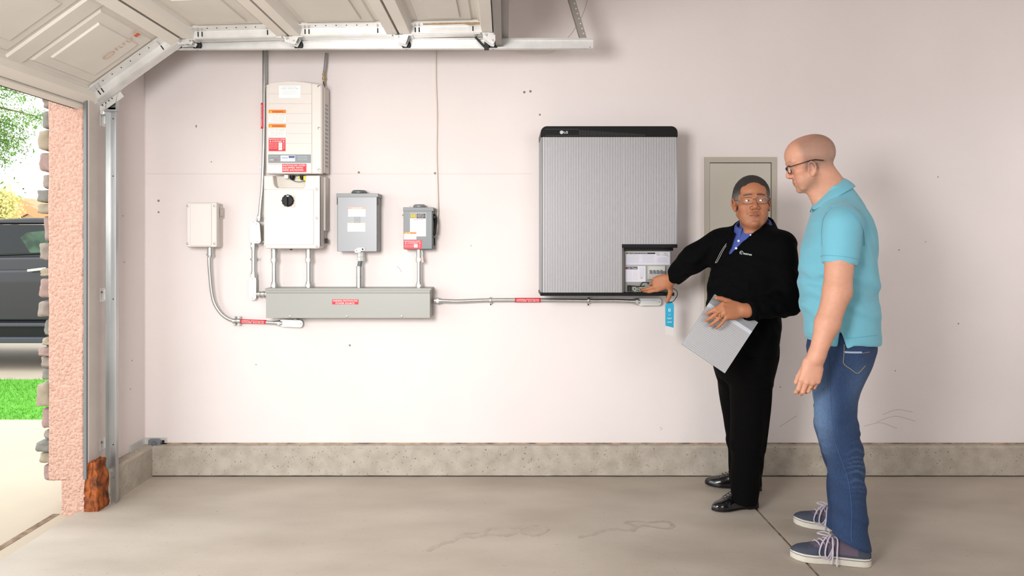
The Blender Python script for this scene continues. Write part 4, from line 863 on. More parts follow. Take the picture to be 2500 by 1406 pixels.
# terminal strip and wires along the bottom
ts = MB(); ts.box(X(1532, hw), X(1612, hw), -hw-.006, -hw, Z(712, hw), Z(700, hw)); ts = ts.build('terminal_strip', mat('terminal_grey', '#8e9187', .55), bt, bevel=.001)
mb = MB()
for px in (1531, 1537): mb.box(X(px, hw), X(px+4.5, hw), -hw-.012, -hw, Z(711, hw), Z(698, hw))
for (px, py) in ((1555, 702), (1555, 708), (1559, 703), (1559, 709), (1545, 710), (1563, 706), (1549, 705)): c = P(px, py, hw+.006); mb.obox(c, (.0022, 0, 0), (0, .003, 0), (0, 0, .0035))
mb.build('connector_block', m_black, ts); 
mb = MB(); mb.tube(bez([P(1532, 697, hw+.01), P(1545, 698, hw+.012), P(1562, 699, hw+.012), P(1574, 698, hw+.01)], 6), .0025, 6); mb.tube(bez([P(1563, 698, hw+.01), P(1568, 690, hw+.012), P(1574, 689, hw+.012), P(1584, 690, hw+.01)], 6), .0022, 6); mb.tube(bez([P(1590, 692, hw+.012), P(1600, 695, hw+.014), P(1615, 693, hw+.01)], 6), .0022, 6); mb.build('black_wire', m_black, bt)
mb = MB(); mb.tube(bez([P(1577, 688, hw+.012), P(1583, 693, hw+.014), P(1590, 690, hw+.012)], 6), .0026, 6); mb.box(X(1567, hw), X(1571, hw), -hw-.008, -hw, Z(708, hw), Z(702, hw)); mb.build('green_wire', mat('green_wire', '#2d5a36', .5), bt)
MB().box(X(1574, hw), X(1590, hw), -hw-.01, -hw, Z(712, hw), Z(706, hw)).build('port_cover', mat('port_white', '#b9b9c4', .5), bt, 'pale port cover')
# hanging blue tag on a black cord
tg = thing('hang_tag', 'blue and white hang tag dangling on a black cord under the open hatch', 'tag', P(1635, 735, .26))
tw_ = .27; a = P(1624.5, 736, tw_); b = P(1645.5, 820, tw_)
def tp(px, py): v = P(px, py, tw_); return (v.x, v.z)
MB().prism([tp(1628, 736), tp(1641.5, 736), tp(1645.5, 746), tp(1644.5, 800), tp(1624.5, 795), tp(1624, 746)], (0, 0, 0), FU, (0, 0, 1), FN, tw_, tw_+.0012).build('tag', flat('#2aa5c9', '#2aa5c9'), tg, smooth=False)
MB().prism([tp(1624.5, 795), tp(1644.5, 800), tp(1644, 820), tp(1624.5, 816)], (0, 0, 0), FU, (0, 0, 1), FN, tw_, tw_+.0012).build('tag_foot', flat('#dddad7', '#dddad7'), tg, 'white lower flap', smooth=False)
mb = MB(); c = P(1634.5, 757, tw_+.0014)
mb.tube([c+Vector((.0052*math.cos(t), 0, .009*math.sin(t))) for t in [math.radians(18*k) for k in range(20)]], .0012, 5, closed=True); mb.tube([c+Vector((-.003, 0, .002)), c+Vector((.0, 0, -.002)), c+Vector((.001, 0, .003)), c+Vector((.003, 0, -.003))], .001, 5)
for s, py, ww in (('sunrun', 769, .014), ('TURN IT', 779, .026), ('ON FIRST', 788, .026)):
    vs, fs, p, q = text_geo(s, .01); hh = .0075 if ww > .02 else .004; o = P(1634.5, py, tw_+.0015)
    mb.add([o+Vector(((vx-(p+q)/2)/(q-p)*ww, 0, vy/.7*hh)) for vx, vy in vs], fs)
mb.build('tag_print', flat('#e6f0f2', '#e6f0f2'), tg, smooth=False)
MB().tube(bez([P(1634, 738, tw_+.003), P(1628, 729, tw_+.006), P(1627, 716, .272), P(1634, 706, .272), P(1645, 705, .272), P(1653, 712, .274), P(1653, 722, .275), P(1645, 734, .274), P(1636, 739, tw_+.003)], 8), .0018, 8).build('cord', m_black, tg)
# ================================================================ smooth sculpting: implicit shapes on a (non-uniform) grid
def axis(lo, hi, base, fine=()):
    out = [lo]; x = lo
    while x < hi:
        h = base
        for (a, b, s) in fine:
            if a-base < x < b: h = min(h, s)
            elif a-3*base < x < b+2*base: h = min(h, (s+base)/2)
        x += h; out.append(x)
    return np.array(out, dtype=np.float32)
class RC:
    """capsule whose radius runs from ra to rb"""
    def __init__(s, a, b, ra, rb=None): s.a = np.array(a, dtype=np.float32); s.b = np.array(b, dtype=np.float32); s.ra = ra; s.rb = ra if rb is None else rb
    def box(s): r = max(s.ra, s.rb); return np.minimum(s.a, s.b)-r, np.maximum(s.a, s.b)+r
    def d(s, X_, Y_, Z_):
        ab = s.b-s.a; l2 = max(1e-9, float(ab@ab))
        t = ((X_-s.a[0])*ab[0]+(Y_-s.a[1])*ab[1]+(Z_-s.a[2])*ab[2])/l2; t = np.clip(t, 0, 1)
        return np.sqrt((X_-s.a[0]-t*ab[0])**2+(Y_-s.a[1]-t*ab[1])**2+(Z_-s.a[2]-t*ab[2])**2)-(s.ra+(s.rb-s.ra)*t)
class EL:
    """ellipsoid: centre, radii, optional rotation whose columns are its axes"""
    def __init__(s, c, r, R=None): s.c = np.array(c, dtype=np.float32); s.r = np.array(r, dtype=np.float32); s.R = None if R is None else np.array(R, dtype=np.float32)
    def box(s):
        m = s.r if s.R is None else np.sqrt((s.R**2)@(s.r**2)); return s.c-m, s.c+m
    def d(s, X_, Y_, Z_):
        x, y, z = X_-s.c[0], Y_-s.c[1], Z_-s.c[2]
        if s.R is not None: R = s.R; x, y, z = (R[0, 0]*x+R[1, 0]*y+R[2, 0]*z, R[0, 1]*x+R[1, 1]*y+R[2, 1]*z, R[0, 2]*x+R[1, 2]*y+R[2, 2]*z)
        k0 = np.sqrt((x/s.r[0])**2+(y/s.r[1])**2+(z/s.r[2])**2)+1e-6; k1 = np.sqrt((x/s.r[0]**2)**2+(y/s.r[1]**2)**2+(z/s.r[2]**2)**2)+1e-6
        return k0*(k0-1)/k1
class STK:
    """stack of elliptic sections (z, cx, cy, rx, ry[, angle]); ends cut flat"""
    def __init__(s, rows, pw=2.0, soft=0.0):
        rows = sorted([tuple(r)+(0.0,)*(6-len(r)) for r in rows]); a = np.array(rows, dtype=np.float64); zz = np.linspace(a[0, 0], a[-1, 0], 160)
        s.z = zz; s.p = [np.interp(zz, a[:, 0], a[:, i]) for i in range(1, 6)]; k = np.ones(7)/7
        for i in range(5):
            e = np.concatenate([np.full(3, s.p[i][0]), s.p[i], np.full(3, s.p[i][-1])]); s.p[i] = np.convolve(e, k, 'valid')
        s.pw = pw
    def box(s):
        m = max(s.p[2].max(), s.p[3].max()) if np.abs(s.p[4]).max() > .01 else None
        rx = m or s.p[2].max(); ry = m or s.p[3].max()
        return np.array([(s.p[0]-rx).min(), (s.p[1]-ry).min(), s.z[0]]), np.array([(s.p[0]+rx).max(), (s.p[1]+ry).max(), s.z[-1]])
    def d(s, X_, Y_, Z_):
        z = Z_.ravel(); q = [np.interp(z, s.z, p).astype(np.float32)[None, None, :] for p in s.p]
        x, y = X_-q[0], Y_-q[1]; c, n = np.cos(q[4]), np.sin(q[4]); x, y = x*c+y*n, -x*n+y*c
        if s.pw == 2: k = np.sqrt((x/q[2])**2+(y/q[3])**2)+1e-6; g = np.sqrt((x/q[2]**2)**2+(y/q[3]**2)**2)+1e-6; dd = k*(k-1)/g
        else: k = ((np.abs(x)/q[2])**s.pw+(np.abs(y)/q[3])**s.pw)**(1/s.pw); dd = (k-1)*np.minimum(q[2], q[3])
        return np.maximum(dd, np.maximum(s.z[0]-Z_, Z_-s.z[-1]).astype(np.float32))
class CLIP:
    """a shape kept only where (p-c).n < 0, for each (c, n)"""
    def __init__(s, sh, planes): s.sh = sh; s.pl = [(np.array(c, dtype=np.float32), np.array(Vector(n).normalized(), dtype=np.float32)) for c, n in planes]
    def box(s): return s.sh.box()
    def d(s, X_, Y_, Z_):
        v = s.sh.d(X_, Y_, Z_)
        for c, n in s.pl: v = np.maximum(v, (X_-c[0])*n[0]+(Y_-c[1])*n[1]+(Z_-c[2])*n[2])
        return v
class HULL:
    """convex region bounded by planes (c, n), used for cutting; box given"""
    def __init__(s, planes, lo, hi): s.pl = [(np.array(c, dtype=np.float32), np.array(Vector(n).normalized(), dtype=np.float32)) for c, n in planes]; s.lo, s.hi = np.array(lo), np.array(hi)
    def box(s): return s.lo, s.hi
    def d(s, X_, Y_, Z_):
        v = None
        for c, n in s.pl:
            e = (X_-c[0])*n[0]+(Y_-c[1])*n[1]+(Z_-c[2])*n[2]; v = e if v is None else np.maximum(v, e)
        return v+np.zeros((X_.size, Y_.size, Z_.size), np.float32)
class Field:
    def __init__(s, xs, ys, zs): s.xs, s.ys, s.zs = xs, ys, zs; s.f = np.full((len(xs), len(ys), len(zs)), 1.0, np.float32)
    def _sl(s, sh, pad):
        lo, hi = sh.box(); out = []
        for a, l, h in zip((s.xs, s.ys, s.zs), lo, hi): out.append(slice(max(0, int(np.searchsorted(a, l-pad))-1), min(len(a), int(np.searchsorted(a, h+pad))+1)))
        return tuple(out)
    def _g(s, sl): return s.xs[sl[0]][:, None, None], s.ys[sl[1]][None, :, None], s.zs[sl[2]][None, None, :]
    def add(s, sh, k=0.0):
        sl = s._sl(sh, k+.015); v = s.f[sl]
        if v.size == 0: return s
        e = sh.d(*s._g(sl))
        if k > 0: h = np.clip(.5+.5*(e-v)/k, 0, 1); s.f[sl] = (e*(1-h)+v*h-k*h*(1-h)).astype(np.float32)
        else: s.f[sl] = np.minimum(v, e)
        return s
    def cut(s, sh, k=0.0):
        sl = s._sl(sh, k+.005); v = s.f[sl]
        if v.size == 0: return s
        e = -sh.d(*s._g(sl))
        if k > 0: h = np.clip(.5-.5*(e-v)/k, 0, 1); s.f[sl] = (e*(1-h)+v*h+k*h*(1-h)).astype(np.float32)
        else: s.f[sl] = np.maximum(v, e)
        return s
    def disp(s, fn, lo, hi):
        """fn(X,Y,Z) is added to the distance inside the box, near the surface"""
        sl = []
        for a, l, h in zip((s.xs, s.ys, s.zs), lo, hi): sl.append(slice(int(np.searchsorted(a, l)), int(np.searchsorted(a, h))))
        sl = tuple(sl); v = s.f[sl]; g = s._g(sl); s.f[sl] = np.where(np.abs(v) < .05, v+fn(*g), v); return s
    def mesh(s):
        f = s.f; f[0] = f[-1] = 1; f[:, 0] = f[:, -1] = 1; f[:, :, 0] = f[:, :, -1] = 1
        ins = f < 0; nx, ny, nz = f.shape
        c = np.zeros((nx-1, ny-1, nz-1), np.uint8)
        for i in (0, 1):
            for j in (0, 1):
                for k in (0, 1): c += ins[i:nx-1+i, j:ny-1+j, k:nz-1+k]
        act = np.argwhere((c > 0) & (c < 8)); idx = np.full(c.shape, -1, np.int32); idx[tuple(act.T)] = np.arange(len(act))
        P_ = np.zeros((len(act), 3)); cnt = np.zeros(len(act)); ax = (s.xs, s.ys, s.zs)
        pos = lambda q: np.stack([ax[d][q[:, d]] for d in range(3)], 1)
        for d in range(3):
            o1, o2 = [e for e in range(3) if e != d]
            for a in (0, 1):
                for b in (0, 1):
                    p = act.copy(); p[:, o1] += a; p[:, o2] += b; q = p.copy(); q[:, d] += 1
                    va, vb = f[tuple(p.T)], f[tuple(q.T)]; m = (va < 0) != (vb < 0)
                    t = (va[m]/(va[m]-vb[m]))[:, None]; P_[m] += pos(p[m])*(1-t)+pos(q[m])*t; cnt[m] += 1
        P_ /= np.maximum(cnt, 1)[:, None]; quads = []
        for d in range(3):
            o1, o2 = (d+1) % 3, (d+2) % 3
            sa = [slice(None)]*3; sb = [slice(None)]*3; sa[d] = slice(0, -1); sb[d] = slice(1, None)
            A, B = ins[tuple(sa)], ins[tuple(sb)]; e = np.argwhere(A != B)
            e = e[(e[:, o1] > 0) & (e[:, o2] > 0) & (e[:, o1] < f.shape[o1]-1) & (e[:, o2] < f.shape[o2]-1)]
            ia = A[tuple(e.T)]
            def cid(da, db): q = e.copy(); q[:, o1] -= da; q[:, o2] -= db; return idx[tuple(q.T)]
            Q = np.stack([cid(1, 1), cid(0, 1), cid(0, 0), cid(1, 0)], 1); Q[~ia] = Q[~ia][:, ::-1]; quads.append(Q)
        return P_, np.concatenate(quads)
def smooth_mesh(Pv, Q, it=2, lam=.5):
    n = len(Pv)
    for _ in range(it):
        S = np.zeros_like(Pv); cnt = np.zeros(n)
        for a, b in ((0, 1), (1, 2), (2, 3), (3, 0)):
            for u, v in ((a, b), (b, a)):
                for d in range(3): S[:, d] += np.bincount(Q[:, u], weights=Pv[Q[:, v], d], minlength=n)
                cnt += np.bincount(Q[:, u], minlength=n)
        Pv = Pv*(1-lam)+S/np.maximum(cnt, 1)[:, None]*lam
    return Pv
def sculpt(name, fld, mats, parent=None, it=2, color=None, matfn=None, label=None, lam=.5, origin=None):
    Pv, Q = fld.mesh(); Pv = smooth_mesh(Pv, Q, it, lam)
    off = np.array(wloc(parent)) if parent is not None else (np.array(origin) if origin is not None else np.zeros(3))
    me = bpy.data.meshes.new(name); me.vertices.add(len(Pv)); me.vertices.foreach_set('co', (Pv-off).astype(np.float32).ravel())
    me.loops.add(len(Q)*4); me.loops.foreach_set('vertex_index', Q.ravel().astype(np.int32)); me.polygons.add(len(Q)); me.polygons.foreach_set('loop_start', np.arange(0, len(Q)*4, 4, dtype=np.int32))
    me.update(calc_edges=True); me.validate()
    me.polygons.foreach_set('use_smooth', [True]*len(me.polygons))
    for m in (mats if isinstance(mats, (list, tuple)) else [mats]): me.materials.append(m)
    if matfn is not None: me.polygons.foreach_set('material_index', matfn(Pv[Q].mean(1)).astype(np.int32))
    if color is not None:
        a = me.color_attributes.new('tint', 'FLOAT_COLOR', 'POINT'); c = np.ones((len(Pv), 4), np.float32); c[:, :3] = color(Pv); a.data.foreach_set('color', c.ravel())
    o = bpy.data.objects.new(name, me); C.objects.link(o)
    if parent is not None: o.parent = parent
    elif origin is not None: o.location = origin
    if label: o['label'] = label
    return o
def folds(A, kx, ky, kz, warp=.6, wf=9.0, ph=0.0, at=None, r=.1):
    """soft cloth folds running across the direction (kx, ky, kz)"""
    def fn(X_, Y_, Z_):
        w = np.sin(X_*wf+Z_*wf*.7+ph)+np.sin(Y_*wf*1.3-Z_*wf*.5+ph*2)
        t = np.sin(kx*X_+ky*Y_+kz*Z_+warp*w*2+ph); u = np.sin(.53*(kx*X_+ky*Y_+kz*Z_)+2.1*w+1.7*ph)
        e = 1.0 if at is None else np.exp(-((X_-at[0])**2+(Y_-at[1])**2+(Z_-at[2])**2)/(r*r))
        return (A*np.sign(t)*np.abs(t)**.8*(.6+.4*u)*e).astype(np.float32)
    return fn
# ---------------------------------------------------------------- hands
def hand(F, wrist, yd, zd, side, pose, s=1.0, k=.006):
    """wrist point, yd towards the knuckles, zd out of the back of the hand, side +1 when the thumb lies on +x = yd x zd; pose: five fingers of (spread, bends...)"""
    yd = Vector(yd).normalized(); zd = Vector(zd); zd = (zd-yd*zd.dot(yd)).normalized(); xd = yd.cross(zd)*side; w = Vector(wrist)
    M = lambda x, y, z: w+(xd*x+yd*y+zd*z)*s
    mcp = [(.027, .088, -.002), (.008, .093, .001), (-.012, .089, -.001), (-.030, .079, -.006)]; rad = [.0098, .0100, .0094, .0083]; lens = [(.043, .026, .021), (.047, .030, .022), (.043, .028, .021), (.034, .020, .019)]
    shp = []
    for i, m in enumerate(mcp):
        F.add(RC(M(m[0]*.55, .002, -.002), M(*m), .0150*s, .0118*s), k*2)
    F.add(EL(M(.0, .048, -.004), (.036*s, .046*s, .0125*s), np.array([list(xd), list(yd), list(zd)]).T), k*2)
    F.add(RC(M(-.028, .03, -.010), M(-.028, .065, -.010), .011*s), k*2); tips = []; segs = []
    for i, m in enumerate(mcp):
        sp, bends = pose[i+1][0], pose[i+1][1:]; p = Vector(m); r = rad[i]; ang = 0.0; F.add(RC(M(*p), M(*p), .0112*s), .004)
        for j, L in enumerate(lens[i]):
            ang += bends[j]; d = Vector((math.sin(sp)*math.cos(ang), math.cos(sp)*math.cos(ang), -math.sin(ang))); q = p+d*L
            if j == 0: segs.append((M(*(p+d*L*.55)), M(*q)-M(*p)))
            r2 = r*.9; F.add(RC(M(*p), M(*q), r*s*1.04, r2*s), .0022); 
            if j < 2: F.add(RC(M(*q), M(*q), r2*s*1.07), .002)
            else: tips.append((M(*q), r2*s, tuple(M(*(q+Vector((0, 0, 0)))))))
            p = q; r = r2
    sp, up_, b1, b2, b3 = pose[0]                                  # thumb: spread away from the palm, lift, bends
    p = Vector((.022, .018, -.008)); a = sp; rr_ = [.0145, .0125, .0112]; LL = [.040, .034, .026]; d = Vector((math.sin(a), math.cos(a), up_)).normalized(); F.add(RC(M(.012, .02, -.008), M(*p), .015*s), k*2)
    for j in range(3):
        if j: a -= (b1, b2, b3)[j-1]; d = Vector((math.sin(a), math.cos(a), up_*(1-.3*j))).normalized()
        q = p+d*LL[j]; F.add(RC(M(*p), M(*q), rr_[j]*s, rr_[j]*.88*s), (k*2.2, .003, .0025)[j]); p = q
    tips.append((M(*p), .0098*s, None)); return M, tips, segs
# ---------------------------------------------------------------- heads
def head_frame(o, fwd, up, s=1.0):
    f = Vector(fwd).normalized(); u = Vector(up); u = (u-f*u.dot(f)).normalized(); x = f.cross(u)           # x: the person's right
    o = Vector(o)
    class H: pass
    H.o, H.x, H.f, H.u, H.s = o, x, f, u, s
    H.M = staticmethod(lambda a, b, c: o+(x*a+f*b+u*c)*s)
    H.R = np.array([list(x), list(f), list(u)]).T
    H.loc = staticmethod(lambda Pv: ((Pv-np.array(o))@np.array([list(x), list(f), list(u)]).T)/s)
    return H
def head(F, H, full=0.0, nose=1.0, ear=0.0, chin=0.0, earf=0.0, lip=0.0):
    """full: 0 lean face .. 1 full cheeks and jowls"""
    M, s, R = H.M, H.s, H.R
    E = lambda c, r, k=.01: F.add(EL(M(*c), [q*s for q in r], R), k*s)
    Rc = lambda a, b, ra, rb, k=.006: F.add(RC(M(*a), M(*b), ra*s, rb*s), k*s)
    E((0, -.020, .048), (.0745, .0985, .078), 0); E((0, .022, .050), (.066, .064, .062), .03); E((0, -.045, .025), (.066, .068, .066), .03)
    E((0, .030, -.020), (.059+.004*full, .056, .070), .02); E((0, .020, -.066), (.053+.007*full, .058, .040), .02)
    for t in (-1, 1):
        Rc((t*.055, .004, -.045), (t*.030, .060, -.092), .017+.005*full, .015+.004*full, .02)
        E((t*.043, .052, -.020), (.024, .026, .022), .015); E((t*(.036+.004*full), .050, -.058), (.022+.005*full, .028, .026+.004*full), .02)
        Rc((t*.010, .0835, .029), (t*.046, .066, .029), .0085, .008, .012)
        F.cut(EL(M(t*.031, .094, .008), (.0165*s, .0135*s, .0105*s), R), .012*s)
    E((0, .070+chin, -.098), (.021+.004*full, .020, .0165), .014)
    E((0, .064, -.064), (.031, .026, .028), .014)
    Rc((0, .0785, .018), (0, .1010*nose, -.020), .0075, .0100, .009); E((0, .0985*nose, -.0270), (.0130, .0125, .0108), .006)
    for t in (-1, 1): E((t*.0145, .0880, -.0315), (.0085, .0115, .0082), .005); F.cut(EL(M(t*.0066, .0955, -.0405), (.0032*s, .0050*s, .0035*s), R), .002*s)
    # lips
    for t in (-1, 1): Rc((t*.024, .0790-lip*.5, -.0625), (t*.007, .0895-lip, -.0600), .0024, .0036, .005); Rc((t*.020, .0800-lip*.5, -.0680), (0, .0882-lip, -.0700), .0030, .0044, .005)
    Rc((-.007, .0892-lip, -.0602), (.007, .0892-lip, -.0602), .0036, .0036, .003)
    for t in (-1, 1): F.cut(RC(M(t*.024, .0835-lip, -.0648), M(0, .0940-lip, -.0652), .0014*s, .0019*s), .003*s)
    F.cut(EL(M(0, .092, -.084), (.016*s, .006*s, .005*s), R), .008*s)
    for t in (-1, 1): F.cut(RC(M(t*.021, .089, -.036), M(t*.031, .081, -.056), .0006*s, .0006*s), .008*s)
    # eyelids round the eyeballs
    for t in (-1, 1):
        F.add(EL(M(t*.031, .0655, .007), (.0150*s, .0140*s, .0138*s), R), .004*s)
        F.cut(EL(M(t*.031, .0820, .0065), (.0128*s, .0120*s, .0050*s), R), .0012*s)
    # ears
    for t in (-1, 1):
        E((t*.0735, -.007+earf, -.002+ear), (.0100, .0180, .0290), .006)
        pts = [(x_*t, y_+earf, z_+ear) for x_, y_, z_ in ((.079, .006, .012), (.083, .001, .025), (.0865, -.010, .029), (.0875, -.020, .018), (.087, -.020, .0), (.081, -.012, -.018), (.076, -.001, -.028))]
        for a, b in zip(pts[:-1], pts[1:]): Rc(a, b, .0038, .0038, .0025)
        E((t*.076, earf, -.027+ear), (.006, .008, .008), .004); F.cut(EL(M(t*.086, -.003+earf, .003+ear), (.0062*s, .0090*s, .0145*s), R), .002*s); Rc((t*.079, .011+earf, -.006+ear), (t*.077, .008+earf, .004+ear), .0045, .004, .003)
        F.cut(EL(M(t*.082, .000+earf, -.006+ear), (.0050*s, .0040*s, .0050*s), R), .0015*s)
def eyes(H, parent, gaze, iris='#3a2415'):
    """eyeballs with iris and pupil; gaze: world direction"""
    g = Vector(gaze).normalized(); out = []
    for t in (-1, 1):
        c = H.M(t*.031, .0655, .007); r = .0122*H.s; mb = MB()
        u = g.orthogonal().normalized(); v = g.cross(u); n = 20; rings = [0, .20, .205, .48, .485, .8, 1.2, 1.8, 2.5, math.pi]; k0 = 0
        vs = []
        for th in rings[1:-1]: vs += [c+(g*math.cos(th)+(u*math.cos(2*math.pi*k/n)+v*math.sin(2*math.pi*k/n))*math.sin(th))*r for k in range(n)]
        mb.mat(2).add(vs[:n]+[c+g*r], [(k, (k+1) % n, n) for k in range(n)])
        for i in range(len(rings)-3): mb.mat(1 if i < 2 else 0).add(vs[i*n:(i+2)*n], [(k, (k+1) % n, n+(k+1) % n, n+k) for k in range(n)])
        o = mb.build('eye', [mat('sclera', '#cfc6c0', .2, coat=.6), mat('iris_'+iris, iris, .2, coat=.6), mat('pupil', '#050505', .1, coat=.6)], parent); out.append(o)
    return out
# ================================================================ the two men
def lin(h): return np.array(srgb(h))
def smooth01(v, a, b): t = np.clip((v-a)/(b-a), 0, 1); return t*t*(3-2*t)
def blend(c, col, m): return c*(1-m[:, None])+col*m[:, None]
def blob(L, c, r): return np.exp(-(((L-np.array(c))/np.array(r))**2).sum(1))
def skin_color(base, H, lips, stubble=None, buzz=None, brow=None, tipsL=(), ruddy='#c9836c'):
    base, lips = lin(base), lin(lips)
    def fn(Pv):
        L = H.loc(Pv); c = np.tile(base, (len(Pv), 1)); inh = L[:, 2] > -.2
        c = blend(c, lin(ruddy), .35*np.clip(blob(L, (.04, .06, -.03), (.03, .04, .03))+blob(L, (-.04, .06, -.03), (.03, .04, .03))+blob(L, (0, .10, -.03), (.02, .03, .02))+blob(L, (.08, 0, 0), (.02, .03, .04))+blob(L, (-.08, 0, 0), (.02, .03, .04)), 0, 1))
        lx = L[:, 0]/.0255; lz = (L[:, 2]+.0650)/(.0088); q = lx**2+lz**2; m = (1-smooth01(q, .65, 1.15))*(L[:, 1] > .072); c = blend(c, lips, m*.75)
        nse = np.sin(L[:, 0]*900)*np.sin(L[:, 1]*1100+1)*np.sin(L[:, 2]*1000+2)*.5+.5
        if stubble:
            col, st = stubble; m = np.clip(blob(L, (0, .08, -.095), (.05, .05, .030))+blob(L, (.05, .03, -.07), (.03, .045, .035))+blob(L, (-.05, .03, -.07), (.03, .045, .035)), 0, 1)*st*(.6+.4*nse); c = blend(c, lin(col), m)
            m2 = np.exp(-(((L[:, 2]+.050)/.007)**2))*np.clip(1-(L[:, 0]/.026)**2, 0, 1)*(L[:, 1] > .078)*min(1, st*2.2); c = blend(c, lin(col)*.75, np.clip(m2, 0, 1)*(.7+.3*nse))
        if buzz:
            top = .060+.10*np.clip(-L[:, 1]+.02, 0, .2); m = smooth01(L[:, 2], -.045-.02*(L[:, 1] < -.03), -.015)*(1-smooth01(L[:, 2], top+.03, top+.075))*(1-smooth01(L[:, 1], .012, .048)); c = blend(c, lin(buzz), m*.72*(.55+.45*nse))
            sb = blob(L, (.07, .022, .0), (.04, .012, .02))+blob(L, (-.07, .022, .0), (.04, .012, .02)); c = blend(c, lin(buzz), np.clip(sb, 0, 1)*.3)
        if brow:
            z0 = .0305-.18*np.abs(L[:, 0]-.0)*0; m = np.exp(-(((L[:, 2]-.0295-.0035*np.sin(np.clip(np.abs(L[:, 0])/.05, 0, 1)*3.1))/.0042)**2))*smooth01(np.abs(L[:, 0]), .007, .013)*(1-smooth01(np.abs(L[:, 0]), .044, .054))*(L[:, 1] > .045); c = blend(c, lin(brow[0]), np.clip(m*brow[1], 0, 1))
        for (p, r) in tipsL:                                            # fingernails
            d = np.sqrt(((Pv-np.array(p))**2).sum(1)); c = blend(c, lin('#e3b9a4'), (d < r).astype(float)*.55)
        return np.clip(c, 0, 1)
    return fn
def m_skin(name, rough=.55, sss=.06): return mat(name, '#c08060', rough, attr='tint', var=.06, vscale=60, bump=.10, bscale=420, sss=sss)
def collar(name, Cn, Fd, Ld, rings, m, parent, th0=.35, th1=None, n=44, thick=.003, label=None):
    """standing or folded collar: rings of (front, side, back radius, height, height tilt towards the front)"""
    Fd, Ld = Vector(Fd), Vector(Ld); Up = Vector((0, 0, 1)); Cn = Vector(Cn); th1 = th1 if th1 is not None else 2*math.pi-th0; vs = []; fs = []
    for (rf, rs, rb, h, tl) in rings:
        for i in range(n+1):
            t = th0+(th1-th0)*i/n; c, s = math.cos(t), math.sin(t); vs.append(Cn+Fd*(c*(rf if c > 0 else rb))+Ld*s*rs+Up*(h+tl*c))
    for j in range(len(rings)-1):
        for i in range(n): fs.append((j*(n+1)+i, j*(n+1)+i+1, (j+1)*(n+1)+i+1, (j+1)*(n+1)+i))
    o = MB().add(vs, fs).build(name, m, parent, label, angle=70); md = o.modifiers.new('thick', 'SOLIDIFY'); md.thickness = thick; md.offset = 0; sd = o.modifiers.new('sub', 'SUBSURF'); sd.levels = sd.render_levels = 1
    return o
